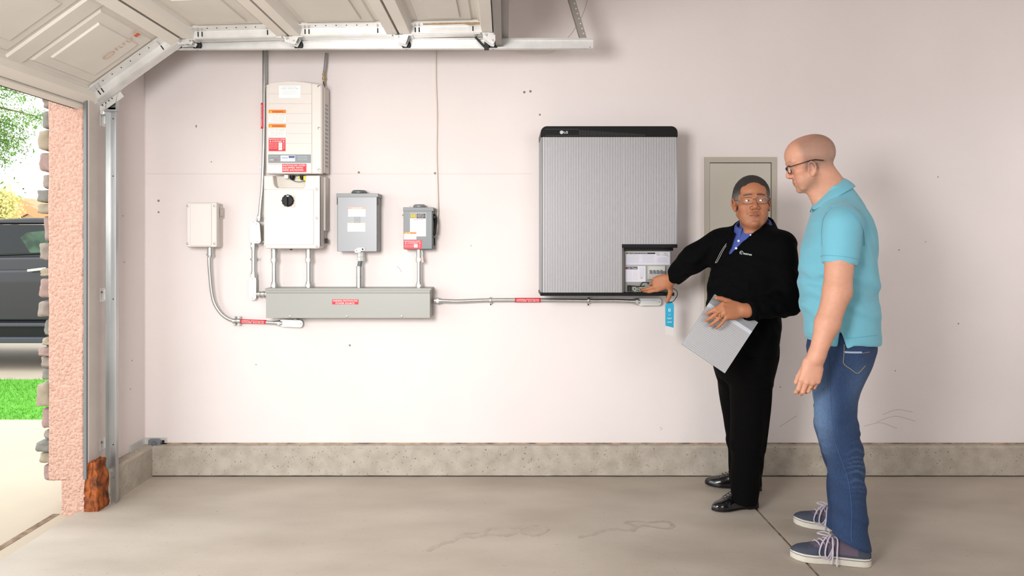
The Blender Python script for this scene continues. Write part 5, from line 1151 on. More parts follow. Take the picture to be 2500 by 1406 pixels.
def shoe(heel, toe, kind, parent):
    """one shoe on the floor from the heel point to the toe point"""
    heel, toe = Vector(heel), Vector(toe); A = toe-heel; A.z = 0; L = A.length; A.normalize(); S = Vector((A.y, -A.x, 0)); U = Vector((0, 0, 1))
    def wd(t): return float(np.interp(t, [0, .03, .1, .25, .45, .6, .72, .84, .93, .98, 1], [.010, .024, .032, .034, .033, .040, .046, .043, .030, .015, .004]))*(L/.30)
    if kind == 'sneaker': hs = ([0, .02, .08, .22, .32, .42, .52, .65, .78, .90, .97, 1], [.070, .088, .096, .098, .100, .105, .092, .074, .062, .054, .044, .034]); sole_h = .034; base = .028
    else: hs = ([0, .02, .08, .22, .32, .42, .52, .65, .78, .90, .97, 1], [.065, .080, .088, .088, .090, .094, .080, .064, .052, .043, .034, .022]); sole_h = .013; base = .010
    N = 44; K = 18; vs = []; fs = []
    for i in range(N+1):
        t = (1-math.cos(math.pi*i/N))/2; w = wd(t)*(.97 if kind == 'sneaker' else .98); h = float(np.interp(t, *hs)); c = heel+A*(L*t)
        for k in range(K+1):
            a = math.pi*k/K; cx, sz = math.cos(a), math.sin(a); e = .75 if t > .55 else .62
            vs.append(c+S*(w*math.copysign(abs(cx)**e, cx))*(1-.22*(sz**2)*(t < .5))+U*(base+(h-base)*sz**.85))
    for i in range(N):
        for k in range(K): fs.append((i*(K+1)+k, i*(K+1)+k+1, (i+1)*(K+1)+k+1, (i+1)*(K+1)+k))
    fs += [tuple(range(K+1)), tuple(N*(K+1)+k for k in range(K+1))[::-1]]
    mb = MB(); mb.add(vs, fs); ms = [mat('canvas_plum', '#5d5160', .85, bump=.3, bscale=300), mat('canvas_navy', '#3b4150', .8, bump=.3, bscale=300)] if kind == 'sneaker' else [mat('polished_leather', '#0b0b0c', .16, coat=.6)]*2
    up = None
    for j, f in enumerate(mb.f):
        c = sum((Vector(mb.v[q]) for q in f), Vector())/len(f)-heel; t = c.dot(A)/L; z = c.z
        mb.m[j] = 1 if (t > .80 or t < .16 or z < .046+.02*(t > .55)) else 0
    up = mb.build('upper', ms if kind == 'sneaker' else ms[0], parent, angle=60)
    out = [(-wd(t)*1.06-.001, L*t) for t in np.linspace(0, 1, 30)]+[(wd(t)*1.06+.001, L*t) for t in np.linspace(1, 0, 30)]
    mb = MB(); hh = heel.copy(); hh.z = 0.0005
    if kind == 'sneaker':
        mb.prism(out, hh, S, A, U, 0, sole_h); mb.build('sole', mat('rubber_sole', '#cfcabd', .6, var=.08, vscale=20), parent, 'off-white rubber sole', bevel=.003)
        pts = [hh+S*(x*1.012)+A*y+U*.027 for x, y in out]; MB().tube(pts, .0011, 5, closed=True).build('foxing_stripe', mat('stripe', '#3b4150', .6), parent)
    else:
        mb.prism([p for p in out if p[1] > L*.27], hh, S, A, U, .004, .012); mb.prism([p for p in out if p[1] < L*.28], hh, S, A, U, 0, .024); mb.build('sole', m_black, parent, bevel=.002)
        t = .74; pts = [heel+A*L*t+S*wd(t)*1.0*math.copysign(abs(math.cos(a))**.75, math.cos(a))+U*(base+(float(np.interp(t, *hs))-base)*math.sin(a)**.85+.0008) for a in [math.pi*(.08+.84*k/16) for k in range(17)]]; MB().tube(pts, .0013, 5).build('toe_seam', ms[0], up)
    lm = mat('shoe_lace', '#b9b0bd' if kind == 'sneaker' else '#0f0f10', .8) if kind == 'sneaker' else mat('black_lace', '#101011', .6); mb = MB(); r = .0030 if kind == 'sneaker' else .0020
    for q in range(4):
        t = .46+.058*q; h = float(np.interp(t, *hs)); c = heel+A*(L*t)+U*(h+.001); mb.tube([c-S*.024-U*.010, c-S*.012+A*.004, c+A*.010+U*.001, c+S*.012+A*.016, c+S*.024-U*.010+A*.02], r, 6)
    c = heel+A*(L*.455)+U*(float(np.interp(.455, *hs))+.004)
    near = -S if (-S).y < 0 else S
    if kind == 'sneaker':
        for g, l in ((.75, .085), (1.15, .095)): mb.tube(bez([c, c+near*.02+U*.010+A*(.02*g), c+near*.045+A*(.045*g)-U*.015, c+near*.055+A*(.055*g)-U*.060, c+near*.050+A*(.030*g)-U*.075, c+near*.030+A*.006-U*.03, c+near*.01], 8), r, 6)
        mb.tube(bez([c, c+near*.035+A*.01, c+near*.056+A*.012-U*.05, c+near*.058+A*.018-U*.094], 8), r, 6); mb.tube(bez([c, c+near*.03-A*.01, c+near*.055-A*.004-U*.05, c+near*.066-A*.002-U*.098], 8), r, 6); mb.tube(bez([c, c-near*.03+A*.03+U*.004, c-near*.02+A*.06-U*.0, c-near*.005+A*.03, c], 8), r, 6)
    else:
        mb.tube(bez([c, c+near*.02+U*.004+A*.01, c+near*.035-U*.012+A*.02, c+near*.03-U*.018, c], 8), r, 6)
    mb.build('laces', lm, parent)
def ring_on(Mp, a, d, r, parent, t=.0016):
    MB().tube([Vector(a)+(Vector(d).orthogonal().normalized()*math.cos(q)+Vector(d).cross(Vector(d).orthogonal()).normalized()*math.sin(q))*r for q in [2*math.pi*k/24 for k in range(24)]], t, 8, closed=True).build('finger_ring', mat('gold', '#d9b45a', .25, metal=1), parent, 'gold ring')
CL = .012
# ---------------------------------------------------------------- man in the black jacket
A_f, A_r = Vector((-.76, -.65, 0)), Vector((-.65, .76, 0)); A_a = math.atan2(-.76, .65)
man = thing('person', 'man in a black jacket and trousers reaching into the open hatch, holding a ribbed panel', 'person', W(1815, 1215, 3.6))
man.location.z = 0.0
def secA(py, pl, pr, d, ry, sh=0.0):
    c = W((pl+pr)/2, py, d); hw = (pr-pl)/2*d/F_PX/1.062; rx = math.sqrt(max(.0004, hw*hw-(.497*ry)**2))/.868
    return (c.z, c.x, c.y, rx-sh, ry-sh, A_a)
torA = [secA(862, 1726, 1898, 3.44, .128), secA(830, 1723, 1903, 3.44, .132), secA(800, 1722, 1905, 3.43, .142), secA(760, 1722, 1907, 3.42, .152), secA(720, 1723, 1911, 3.41, .152), secA(680, 1727, 1918, 3.40, .146),
        secA(640, 1738, 1922, 3.395, .138), secA(610, 1750, 1922, 3.39, .128), secA(590, 1760, 1916, 3.385, .115), secA(572, 1778, 1900, 3.38, .095), secA(558, 1796, 1882, 3.38, .075), secA(545, 1803, 1874, 3.375, .062)]
RS, RE_, RW = W(1766, 594, 3.49), W(1695, 630, 3.54), W(1645, 676, 3.66)
LS, LE, LW_ = W(1903, 603, 3.29), W(1921, 738, 3.25), W(1822, 758, 3.12)
def arms(F, dr, k=.03):
    F.add(RC(RS, RE_, .074+dr, .066+dr), k); F.add(RC(RE_, RW, .066+dr, .046+dr), k)
    F.add(RC(LS, LE, .076+dr, .062+dr), k); F.add(RC(LE, LW_, .062+dr, .046+dr), k)
headA = head_frame(W(1835, 499, 3.36), (-.19, -.97, .10), (.0, .06, 1), 1.035)
if True:
    xs = axis(1.02-.36, 1.62, .012, [(.70, .90, .0035), (1.00, 1.28, .0035), (1.28, 1.30, .0035)]); ys = axis(-1.12, -.02, .012, [(-.40, -.24, .0035), (-1.0, -.79, .0035), (-.79, -.52, .0022)])
    xs = axis(.64, 1.56, .012, [(.70, .86, .0032), (.98, 1.10, .0030), (1.10, 1.31, .0021)]); zs = axis(.02, 1.72, .012, [(.88, 1.21, .0034), (1.33, 1.42, .0030), (1.42, 1.69, .0021)])
    F = Field(xs, ys, zs)
    F.add(STK([(r[0], r[1], r[2], r[3]-.025, r[4]-.025, r[5]) for r in torA[:-2]]), 0); arms(F, -.020)
    head(F, headA, full=.2, nose=.98, lip=.002)
    nb = W(1838, 575, 3.42); F.add(RC(headA.M(0, -.022, -.060), nb, .054, .060), .02); F.add(RC(headA.M(0, .03, -.095), W(1832, 576, 3.37), .038, .042), .025)
    for c, t in ((1, (1812, 1190, 3.46)), (-1, (1830, 1170, 3.72))):
        top = W(1815 if c > 0 else 1805, 860, 3.42 if c > 0 else 3.5); kn = W(1828 if c > 0 else 1808, 1040, t[2]); F.add(RC(top, kn, .055, .036), .02); F.add(RC(kn, W(*t), .036, .030), .02)
    # right hand flat in the hatch, fingers away from the body, thumb hanging
    wr = W(1638, 683, 3.655); F.add(RC(RW, wr, .030, .027), .02)
    MR, tR, sR = hand(F, wr, Vector(W(1606, 694, 3.69))-wr, (.05, -1, .10), -1, [(1.25, -.25, .35, .2, .0), (-.10, .18, .22, .12), (-.05, .22, .25, .15), (.05, .75, .9, .5), (.12, .9, 1.0, .5)], 1.02)
    # left hand over the panel's top edge
    wl_ = W(1812, 757, 3.115); F.add(RC(LW_, wl_, .031, .028), .02)
    ML, tL, sL = hand(F, wl_, Vector(W(1779, 757, 3.10))-wl_, (-.05, -1, .35), 1, [(.52, -.05, .15, .20, .0), (-.50, .24, .45, .28), (-.62, .28, .48, .30), (-.74, .30, .48, .32), (-.88, .32, .5, .32)], 1.02)
    bodyA = sculpt('body', F, m_skin('skin_tan'), man, it=1, color=skin_color('#a96f4e', headA, '#8a4c3c', stubble=('#6b4a3a', .30), brow=('#2c1f19', 1.0), ruddy='#a05a3c'))
    eyes(headA, bodyA, (.42, -.87, .22))
    ring_on(None, ML(-.0215, .113, -.006), ML(-.03, .14, -.02)-ML(-.012, .09, 0), .0105, bodyA)
    # hair
    H = headA; h = .0032; F = Field(*[axis(float(c)-.15, float(c)+.15, h) for c in H.M(0, 0, .03)])
    E = lambda c, r: EL(H.M(*c), [q*H.s for q in r], H.R)
    g_ = .0065
    F.add(E((0, -.020, .048), (.0745+g_, .0985+g_, .078+g_+.009)), 0); F.add(E((0, .022, .050), (.066+g_*.8, .064+g_*.6, .062+g_)), .03*H.s); F.add(E((0, -.045, .025), (.066+g_, .068+g_, .066+g_)), .03*H.s)
    F.cut(E((0, .125, .004), (.0610, .085, .086)), .004); F.cut(E((0, .095, .060), (.048, .040, .034)), .012)
    for t in (-1, 1): F.cut(E((t*.092, .002, -.010), (.036, .027, .040)), .004); F.cut(E((t*.07, .070, -.030), (.04, .046, .075)), .004); F.cut(E((t*.050, .098, .055), (.020, .040, .034)), .006)
    F.cut(HULL([(H.M(0, 0, -.045), H.u)], np.array(H.M(0, 0, -.1))-.15, np.array(H.M(0, 0, -.1))+.15), .006)
    F.disp(lambda a, b, c: (.0012*np.sin(a*420+np.sin(c*150)*2)*np.sin(c*260+b*180)).astype(np.float32), [-9]*3, [9]*3)
    def hc(Pv):
        L = H.loc(Pv); g = smooth01(-L[:, 2], -.07, .0); n = np.sin(L[:, 0]*700+L[:, 2]*200)*np.sin(L[:, 2]*600)*.5+.5; return lin('#2b2725')*(1-g[:, None])+lin('#8a8481')*g[:, None]*(.6+.5*n[:, None])
    sculpt('hair', F, mat('short_hair', '#222222', .75, attr='tint', bump=.8, bscale=500), bodyA, it=1, color=hc, label='short greying dark hair')
    # glasses
    gm = mat('wire_frame', '#7d6f68', .3, metal=.9); mb = MB(); gl = MB()
    for t in (-1, 1):
        lp = [H.M(t*.032+.0245*math.copysign(abs(math.cos(q))**.55, math.cos(q)), .0905-.18*abs(t*.032+.0245*math.cos(q))*.35, .004+.0150*math.copysign(abs(math.sin(q))**.6, math.sin(q))) for q in [2*math.pi*k/28 for k in range(28)]]
        mb.tube(lp, .0009, 6, closed=True); gl.add(lp, [tuple(range(28))]); mb.tube([H.M(t*.056, .086, .008), H.M(t*.072, .078, .010), H.M(t*.0795, .02, .016), H.M(t*.0805, -.006, .020)], .0012, 6)
    mb.tube([H.M(-.008, .091, .008), H.M(-.004, .094, .011), H.M(.004, .094, .011), H.M(.008, .091, .008)], .0011, 6); g = mb.build('glasses', gm, bodyA, 'thin wire framed glasses')
    gl.build('lens', mat('lens_glass', '#e8eef2', .03, spec=.9, alpha=.035), g)
# clothes
m_jack = mat('black_softshell', '#040405', .85, spec=.08, bump=.25, bscale=350); m_trou = mat('black_trousers', '#050505', .9, spec=.08, bump=.2, bscale=420)
def vtri(pts, d0, d1, side=None):
    """wedge whose outline is seen at the three pixels, between depths d0 and d1"""
    q = [W(a, b, d0) for a, b in pts]; c = sum(q, Vector())/3; pl = []
    for i in range(3):
        a, b = q[i], q[(i+1) % 3]; n = (b-a).cross(a-Vector((0, -D0, H0)))
        if (c-a).dot(n) > 0: n = -n
        pl.append((a, n))
    pl += [(W(1800, 600, d1), (0, 1, 0))]; lo = np.array([min(v.x for v in q)-.05, -D0+d0-.3, min(v.z for v in q)-.05]); hi = np.array([max(v.x for v in q)+.05, -D0+d1+.02, max(v.z for v in q)+.05]); return HULL(pl, lo, hi)
vneck = vtri([(1776, 624), (1799, 520), (1893, 520)], 3.30, 3.50)
F = Field(axis(.60, 1.62, .0065), axis(-1.05, -.20, .0065), axis(.65, 1.50, .0065))
F.add(STK(torA), 0); cu = (RW-RE_).normalized(); 
F.add(RC(RS, RE_, .076, .067), .035); F.add(CLIP(RC(RE_, RW+cu*.06, .067, .046), [(RW, cu)]), .035)
F.add(RC(LS, LE, .078, .064), .035); cv_ = (LW_-LE).normalized(); F.add(CLIP(RC(LE, LW_+cv_*.06, .064, .046), [(LW_, cv_)]), .025)
F.add(RC(W(1880, 580, 3.36), W(1905, 600, 3.31), .055, .07), .03); F.add(RC(W(1800, 575, 3.42), W(1768, 592, 3.48), .055, .07), .03)
F.cut(vneck, .004)
F.disp(folds(.0045, 18, 6, 46, .9, 11), [1.15, -1.1, .66], [1.62, -.2, 1.35]); F.disp(folds(.0055, 62, 10, -48, .5, 12, 1.0), [.6, -.9, 1.0], [1.12, -.1, 1.50]); F.disp(folds(.005, 85, -20, 20, .5, 9, 2.0), [1.10, -1.1, .9], [1.5, -.66, 1.06])
F.disp(folds(.0045, 95, 30, -90, .7, 14, .6, at=W(1668, 652, 3.58), r=.13), [-9]*3, [9]*3); F.disp(folds(.0045, 120, -30, 40, .7, 14, .6, at=W(1860, 755, 3.18), r=.14), [-9]*3, [9]*3); F.disp(folds(.004, 50, 20, 95, .8, 12, 1.6, at=W(1800, 700, 3.28), r=.22), [-9]*3, [9]*3)
jack = sculpt('jacket', F, m_jack, man, it=2, label='black zip jacket')
F = Field(axis(1.0, 1.5, .006), axis(-.9, -.35, .006), axis(1.15, 1.50, .006)); F.add(STK([(r[0], r[1], r[2], r[3]-.012, r[4]-.012, r[5]) for r in torA]), 0); F.disp(folds(.002, 60, 0, 20), [-9]*3, [9]*3)
m_blue = mat('blue_shirt', '#3f5298', .8, bump=.2, bscale=500); shirt = sculpt('shirt', F, m_blue, man, it=2, label='blue button-down shirt')
nk = W(1838, 556, 3.395); AL = -A_r
CF = (A_f*.85+Vector((0, -1, 0))*.35).normalized(); CLf = Vector((-CF.y, CF.x, 0))
collar('shirt_collar', nk, CF, CLf, [(.082, .074, .072, .020, -.030), (.088, .080, .077, .028, -.030), (.099, .092, .088, .000, -.038), (.114, .106, .100, -.026, -.052)], m_blue, shirt, th0=.34)
collar('jacket_collar', nk+Vector((0, 0, -.01)), CF, CLf, [(.120, .092, .088, .018, -.05), (.122, .098, .094, .026, -.052), (.135, .112, .106, -.012, -.060), (.150, .128, .118, -.050, -.065)], m_jack, jack, th0=.62, thick=.005)
mb = MB()
for px, py in ((1803, 588), (1797, 606)): mb.lathe(W(px, py, 3.262), (-.3, -1, 0), [(.0055, 0), (.0055, .002)], 12)
mb.lathe(W(1832, 573.5, 3.27), (-.3, -1, 0), [(.004, 0), (.004, .002)], 10)
mb.build_each('shirt_button', mat('button', '#c9ccd6', .4), shirt)
def on_surface(ob, px, py):
    """point of the object's skin along the sight line through a pixel, used to lay trim on cloth"""
    o = Vector((0, -D0, H0)); d = (W(px, py, 1.0)-o).normalized(); off = wloc(ob); hit, loc, n, _ = ob.ray_cast(o-off, d); return (loc+off, n) if hit else (None, None)
bpy.context.view_layer.update()
mb = MB(); 
for pl in ([(1774.5, 595), (1768, 603), (1760, 616), (1753, 630), (1747, 642)], [(1774, 600), (1769, 607), (1763, 618), (1757, 630), (1751, 641), (1747, 642)]):
    pts = [];
    for a, b in pl:
        p, n = on_surface(jack, a, b)
        if p is not None: pts.append(p+n*.002)
    if len(pts) > 2: mb.tube(pts, .0011, 5)
if mb.v: mb.build('pocket_piping', mat('piping', '#b9b6b2', .6), jack, 'pale chest pocket piping')
p, n = on_surface(jack, 1821, 619)
if p is not None:
    mb = MB(); U_ = Vector((.92, -.25, -.10)); U_ = (U_-n*U_.dot(n)).normalized(); V_ = n.cross(U_)*1; V_ = V_ if V_.z > 0 else -V_
    U_ = (U_-V_*.16).normalized(); V_ = (V_-U_*V_.dot(U_)).normalized(); p = p+n*.005
    mb.tube([p+U_*(-.020)+(U_*math.cos(t)+V_*math.sin(t))*.0075 for t in [math.radians(15*k) for k in range(22)]], .0012, 5); mb.tube([p-U_*.027+V_*.002, p-U_*.023-V_*.003, p-U_*.021+V_*.003, p-U_*.017-V_*.002], .001, 5)
    vs, fs, a, b = text_geo('sunrun', .02); mb.add([p+U_*(-.010+(vx-a)/(b-a)*.040)+V_*(-.006+vy/.7*.010)+n*.0005 for vx, vy in vs], fs)
    mb.build('chest_logo', flat('#b9c6bf', '#b9c6bf'), jack, 'small pale chest logo and lettering', smooth=False)
def secL(py, pl, pr, d, ry, a=A_a, st=1.06, k=.9):
    c = W((pl+pr)/2, py, d); return (c.z, c.x, c.y, (pr-pl)/2*d/F_PX/st, ry, 0.0)
F = Field(axis(.95, 1.52, .0062), axis(-.95, -.10, .0062), axis(.03, .96, .0062))
F.add(STK([secA(835, 1730, 1893, 3.45, .118), secA(870, 1730, 1893, 3.45, .125), secA(900, 1742, 1886, 3.46, .115), secA(925, 1754, 1872, 3.47, .09)]), 0)
F.add(STK([secL(850, 1790, 1892, 3.42, .10), secL(940, 1780, 1887, 3.43, .098), secL(1020, 1784, 1877, 3.44, .088), secL(1100, 1784, 1868, 3.45, .082), secL(1160, 1783, 1858, 3.455, .080), secL(1200, 1784, 1852, 3.46, .078), secL(1226, 1787, 1849, 3.46, .075)]), .06)
F.add(STK([secL(850, 1732, 1830, 3.52, .10), secL(940, 1750, 1850, 3.58, .098), secL(1020, 1765, 1855, 3.64, .088), secL(1100, 1776, 1859, 3.69, .080), secL(1150, 1779, 1861, 3.71, .076), secL(1182, 1779, 1862, 3.72, .074)]), .02)
F.disp(folds(.0055, 50, 20, 9, .9, 7), [-9, -9, .3], [9, 9, .95]); F.disp(folds(.0045, 24, 10, 38, 1.0, 12, 2), [-9, -9, -1], [9, 9, .35])
sculpt('trousers', F, m_trou, man, it=2, label='black trousers')
for (h_, t_) in ((W(1850, 1234, 2268/646), W(1738, 1244, 2268/657)), (W(1860, 1197, 2268/607), W(1721, 1181, 2268/591))):
    h_.z = t_.z = 0; e = bpy.data.objects.new('shoe', None); C.objects.link(e); e.parent = man; e.location = h_-man.location; e['label'] = 'polished black lace-up shoe'
    shoe(h_, t_, 'dress', e)
# ribbed cover panel in his hand
pn = thing('cover_panel', 'square ribbed grey cover panel held against the black jacket', 'panel', W(1760, 815, 3.13))
q = [W(1745, 718, 3.175), W(1664, 840, 3.15), W(1765, 912, 3.11), W(1852, 785, 3.135)]
Ud = (q[1]-q[0]); Vd = (q[3]-q[0]); LU, LV = Ud.length, Vd.length; Ud.normalize(); Nd = Vd.cross(Ud).normalized(); Nd = Nd if Nd.y < 0 else -Nd; Vd = (Vd-Ud*Vd.dot(Ud)).normalized()
m_pr = mat('panel_ribs', '#a2a2a4', .45, metal=.3)
b0_ = LU*.175; b1_ = LU*.245
MB().prism([(0, 0), (LU, 0), (LU, LV), (0, LV)], q[0], Ud, Vd, Nd, -.010, .0).build('plate', MATS['silver_shell'], pn, bevel=.0015)
ribs(0, b0_, 0, LV, .003, .0062, 'ribbed_strip', pn, mat('panel_ribs_dark', '#85868a', .45, metal=.3), origin=q[0], U=Ud, V=Vd, N=Nd, dep=.0028, back=.0031)
MB().prism([(b0_, 0), (b1_, 0), (b1_, LV), (b0_, LV)], q[0], Ud, Vd, Nd, 0, .003).build('smooth_band', mat('panel_band', '#a9adb3', .4, metal=.3), pn, bevel=.0005)
ribs(b1_, LU, 0, LV, .003, .0092, 'ribbed_strip', pn, m_pr, origin=q[0], U=Ud, V=Vd, N=Nd, dep=.0028, back=.0031)
# ---------------------------------------------------------------- man in the blue polo shirt
B_f, B_l = Vector((-.943, .333, 0)), Vector((-.333, -.943, 0)); B_a = math.atan2(-.333, .943); KB = 1.094
manB = thing('person', 'bald man in a pale blue polo shirt and jeans, seen from the side, looking down', 'person', W(2060, 1340, 3.0)); manB.location.z = 0
def secB(py, pl, pr, d, ry, sh=0.0, dl=0.0):
    c = W((pl+pr)/2, py, d); return (c.z, c.x, c.y, (pr-pl)/2*d/F_PX/KB-sh, ry-sh, B_a)
torB = [secB(834, 1966, 2146, 3.03, .190), secB(815, 1963, 2148, 3.03, .191), secB(785, 1961, 2148, 3.03, .190), secB(750, 1952, 2145, 3.03, .186), secB(700, 1947, 2142, 3.03, .184), secB(650, 1947, 2141, 3.03, .186), secB(600, 1957, 2141, 3.03, .195),
        secB(565, 1966, 2137, 3.03, .200), secB(535, 1975, 2128, 3.03, .196), secB(512, 1982, 2115, 3.03, .170), secB(492, 1990, 2103, 3.03, .128), secB(472, 2000, 2090, 3.03, .092), secB(455, 2008, 2078, 3.03, .075)]
bS, bE, bW = W(2056, 552, 2.845), W(2044, 712, 2.80), W(1994, 868, 2.775)
headB = head_frame(W(1975.5, 400, 3.03), (-.918, .252, -.305), (-.29, .09, .95), .985)
F = Field(axis(1.10, 1.70, .012, [(1.16, 1.52, .0024)]), axis(-1.42, -.62, .012, [(-1.27, -1.10, .0034), (-1.10, -.86, .0024)]), axis(.02, 1.86, .012, [(.70, .95, .0034), (1.50, 1.86, .0022)]))
F.add(STK([(r[0], r[1], r[2], r[3]-.03, r[4]-.03, r[5]) for r in torB[2:-2]]), 0)
F.add(RC(bS, bE, .062, .052), .03); F.add(RC(bE, W(2020, 790, 2.785), .052, .046), .02); F.add(RC(W(2020, 790, 2.785), bW, .046, .031), .02); F.add(RC(bE, W(2050, 700, 2.82), .045, .04), .02)
far = lambda p: Vector(p)-B_l*.36-B_f*.05
F.add(RC(far(bS), far(bE), .06, .05), .03); F.add(RC(far(bE), far(bW), .05, .032), .03)
# head: bald, taller skull
M, s = headB.M, headB.s
head(F, headB, full=.0, nose=.975, ear=-.028, chin=-.002, earf=.014, lip=.005)
F.add(RC(M(0, -.034, -.045), W(2034, 484, 3.04), .052, .062), .02); F.add(RC(M(0, .022, -.080), W(2010, 494, 3.03), .030, .045), .03); F.add(RC(M(0, -.050, -.070), W(2048, 470, 3.04), .040, .052), .03)
for a in (0, .36):
    k = W(2050, 865, 2.97) if a == 0 else W(2050, 865, 3.10); kn = W(2052, 1090, 2.9 if a == 0 else 3.13); F.add(RC(k, kn, .048, .036), .02); F.add(RC(kn, W(2072 if a == 0 else 2056, 1300 if a == 0 else 1270, 2.88 if a == 0 else 3.17), .038, .03), .02)
wr = W(1990, 878, 2.772); F.add(RC(bW, wr, .030, .028), .02)
MBh, tB, sB = hand(F, wr, Vector(W(1977, 925, 2.772))-wr, (-.22, -.95, -.05), 1, [(.12, -.55, -.05, .1, .1), (-.03, .35, .55, .35), (-.03, .45, .70, .40), (.0, .50, .80, .45), (.03, .55, .80, .4)], 1.03)
F.add(RC(far(bW), Vector(far(bW))-Vector((0, 0, .16)), .03, .03), .02)
bodyB = sculpt('body', F, m_skin('skin_fair'), manB, it=1, color=skin_color('#d19a80', headB, '#b9705f', stubble=('#8d6a50', .55), buzz='#75665c', brow=('#8f6a50', .45), ruddy='#cc7f6c'))
eyes(headB, bodyB, (-.8, .30, -.45), '#4a5a5a')
ring_on(None, sB[2][0], sB[2][1], .0105, bodyB)
H = headB; mb = MB(); gl = MB(); fm = mat('black_frame', '#1a1a1c', .3)
for t in (-1, 1):
    lp = [H.M(t*.033+.0260*math.copysign(abs(math.cos(q))**.5, math.cos(q)), .0960-.35*abs(t*.033+.026*math.cos(q))*.35, .000+.0170*math.copysign(abs(math.sin(q))**.55, math.sin(q))) for q in [2*math.pi*k/32 for k in range(32)]]
    mb.tube(lp, .0022, 8, closed=True); gl.add(lp, [tuple(range(32))]); mb.tube([H.M(t*.059, .087, .010), H.M(t*.073, .080, .009), H.M(t*.080, .035, .008), H.M(t*.083, .005, .0075), H.M(t*.082, -.015, .004), H.M(t*.079, -.045, -.010)], [.0022, .0022, .0018, .0020, .0026, .0028], 8)
mb.tube([H.M(-.008, .096, .006), H.M(0, .1, .010), H.M(.008, .096, .006)], .002, 8); g = mb.build('glasses', fm, bodyB, 'dark framed glasses'); gl.build('lens', MATS['lens_glass'], g)
# polo shirt
F = Field(axis(1.08, 1.72, .006), axis(-1.30, -.62, .006), axis(.86, 1.66, .006))
F.add(STK(torB), 0)
F.disp(folds(.0060, 20, 8, 52, 1.0, 9, .5), [-9, -9, .86], [9, 9, 1.22]); F.disp(folds(.0055, 55, 10, -42, .8, 8, 1.5), [-9, -9, 1.16], [1.40, 9, 1.44]); F.disp(folds(.0045, 48, 20, 30, .8, 8, 3.1), [1.42, -9, 1.1], [9, 9, 1.5])
cuff = W(2048, 646, 2.83); cd = (W(2048, 646, 2.83)-W(2056, 552, 2.845)).normalized(); cd = (cd+Vector((-.03, 0, -.02))).normalized()
F.add(CLIP(RC(bS, W(2046, 690, 2.825), .078, .0665), [(cuff, cd)]), .006)
fb = far(cuff); F.add(CLIP(RC(far(bS), far(W(2046, 690, 2.825)), .074, .066), [(fb, cd)]), .02)
F.add(RC(W(2050, 515, 2.96), W(2056, 540, 2.87), .055, .070), .03); F.add(RC(W(2050, 515, 3.08), far(W(2056, 545, 2.87)), .055, .070), .03)
# armhole seam, hem slit
sp = [W(a, b, c) for a, b, c in ((2006, 560, 2.86), (2012, 525, 2.87), (2035, 506, 2.875), (2065, 508, 2.88), (2092, 530, 2.885), (2108, 565, 2.89), (2108, 600, 2.90))]
for a, b in zip(sp[:-1], sp[1:]): F.cut(RC(a, b, .006, .006), .006)
F.cut(vtri([(2041, 872), (2051, 802), (2075, 872)], 2.80, 2.97), .002)
F.disp(folds(.0016, 30, 8, 44, .8, 9, .5), [-9, -9, 1.26], [9, 9, 1.6])
F.disp(folds(.0050, 75, 10, -95, .9, 11, .4, at=W(1990, 590, 2.95), r=.10), [-9]*3, [9]*3); F.disp(folds(.0045, 30, 10, 105, .8, 11, 2.2, at=W(2090, 720, 2.88), r=.16), [-9]*3, [9]*3); F.disp(folds(.0045, 40, 10, 110, .8, 12, 1.2, at=W(1965, 730, 3.0), r=.14), [-9]*3, [9]*3); F.disp(folds(.0035, 90, 10, 60, .8, 12, 1.2, at=W(2105, 590, 2.90), r=.10), [-9]*3, [9]*3)
m_polo = mat('aqua_pique', '#6fb6ca', .88, bump=.25, bscale=600, sheen=.2); polo = sculpt('polo_shirt', F, m_polo, manB, it=2, label='pale aqua polo shirt')
mb = MB(); u = cd.orthogonal().normalized(); v = cd.cross(u); mb.tube([cuff-cd*.026+(u*math.cos(t)+v*math.sin(t))*.0707 for t in [2*math.pi*k/36 for k in range(36)]], .0012, 5, closed=True); mb.build('sleeve_stitch', mat('polo_stitch', '#62adc4', .8), polo)
nb = W(2030, 470, 3.035)
collar('polo_collar', nb, B_f, B_l, [(.058, .060, .045, .012, -.045), (.061, .063, .048, .019, -.046), (.080, .092, .076, -.006, -.050), (.092, .111, .096, -.034, -.057)], m_polo, polo, th0=.28, thick=.004)
pk = W(1984, 512, 3.0); MB().lathe(pk, (-1, -.2, .2), [(.004, 0), (.004, .003)], 10).build('button', mat('polo_button', '#3e6f80', .4), polo)
# jeans
def secJ(py, pl, pr, d, ry): c = W((pl+pr)/2, py, d); return (c.z, c.x, c.y, (pr-pl)/2*d/F_PX/KB, ry, B_a)
F = Field(axis(1.14, 1.66, .006), axis(-1.30, -.68, .006), axis(.005, 1.02, .006))
F.add(STK([secJ(790, 1980, 2132, 3.02, .155), secJ(822, 1973, 2137, 3.02, .162), secJ(850, 1968, 2138, 3.02, .168), secJ(890, 1975, 2126, 3.01, .170), secJ(925, 1980, 2104, 3.0, .160), secJ(950, 1984, 2098, 3.0, .14)]), 0)
near_ = [secJ(850, 1976, 2130, 2.955, .078), secJ(900, 1978, 2122, 2.925, .090), secJ(960, 1985, 2096, 2.915, .088), secJ(1010, 1988, 2092, 2.91, .082), secJ(1050, 1992, 2098, 2.905, .078), secJ(1090, 2003, 2106, 2.90, .074), secJ(1150, 2022, 2112, 2.895, .068), secJ(1220, 2029, 2114, 2.885, .064), secJ(1280, 2031, 2119, 2.88, .066), secJ(1330, 2032, 2126, 2.875, .070), secJ(1352, 2034, 2129, 2.87, .072)]
F.add(CLIP(STK(near_), [(W(2030, 1306, 2.87), (-.34, .12, -1.0))]), .03)
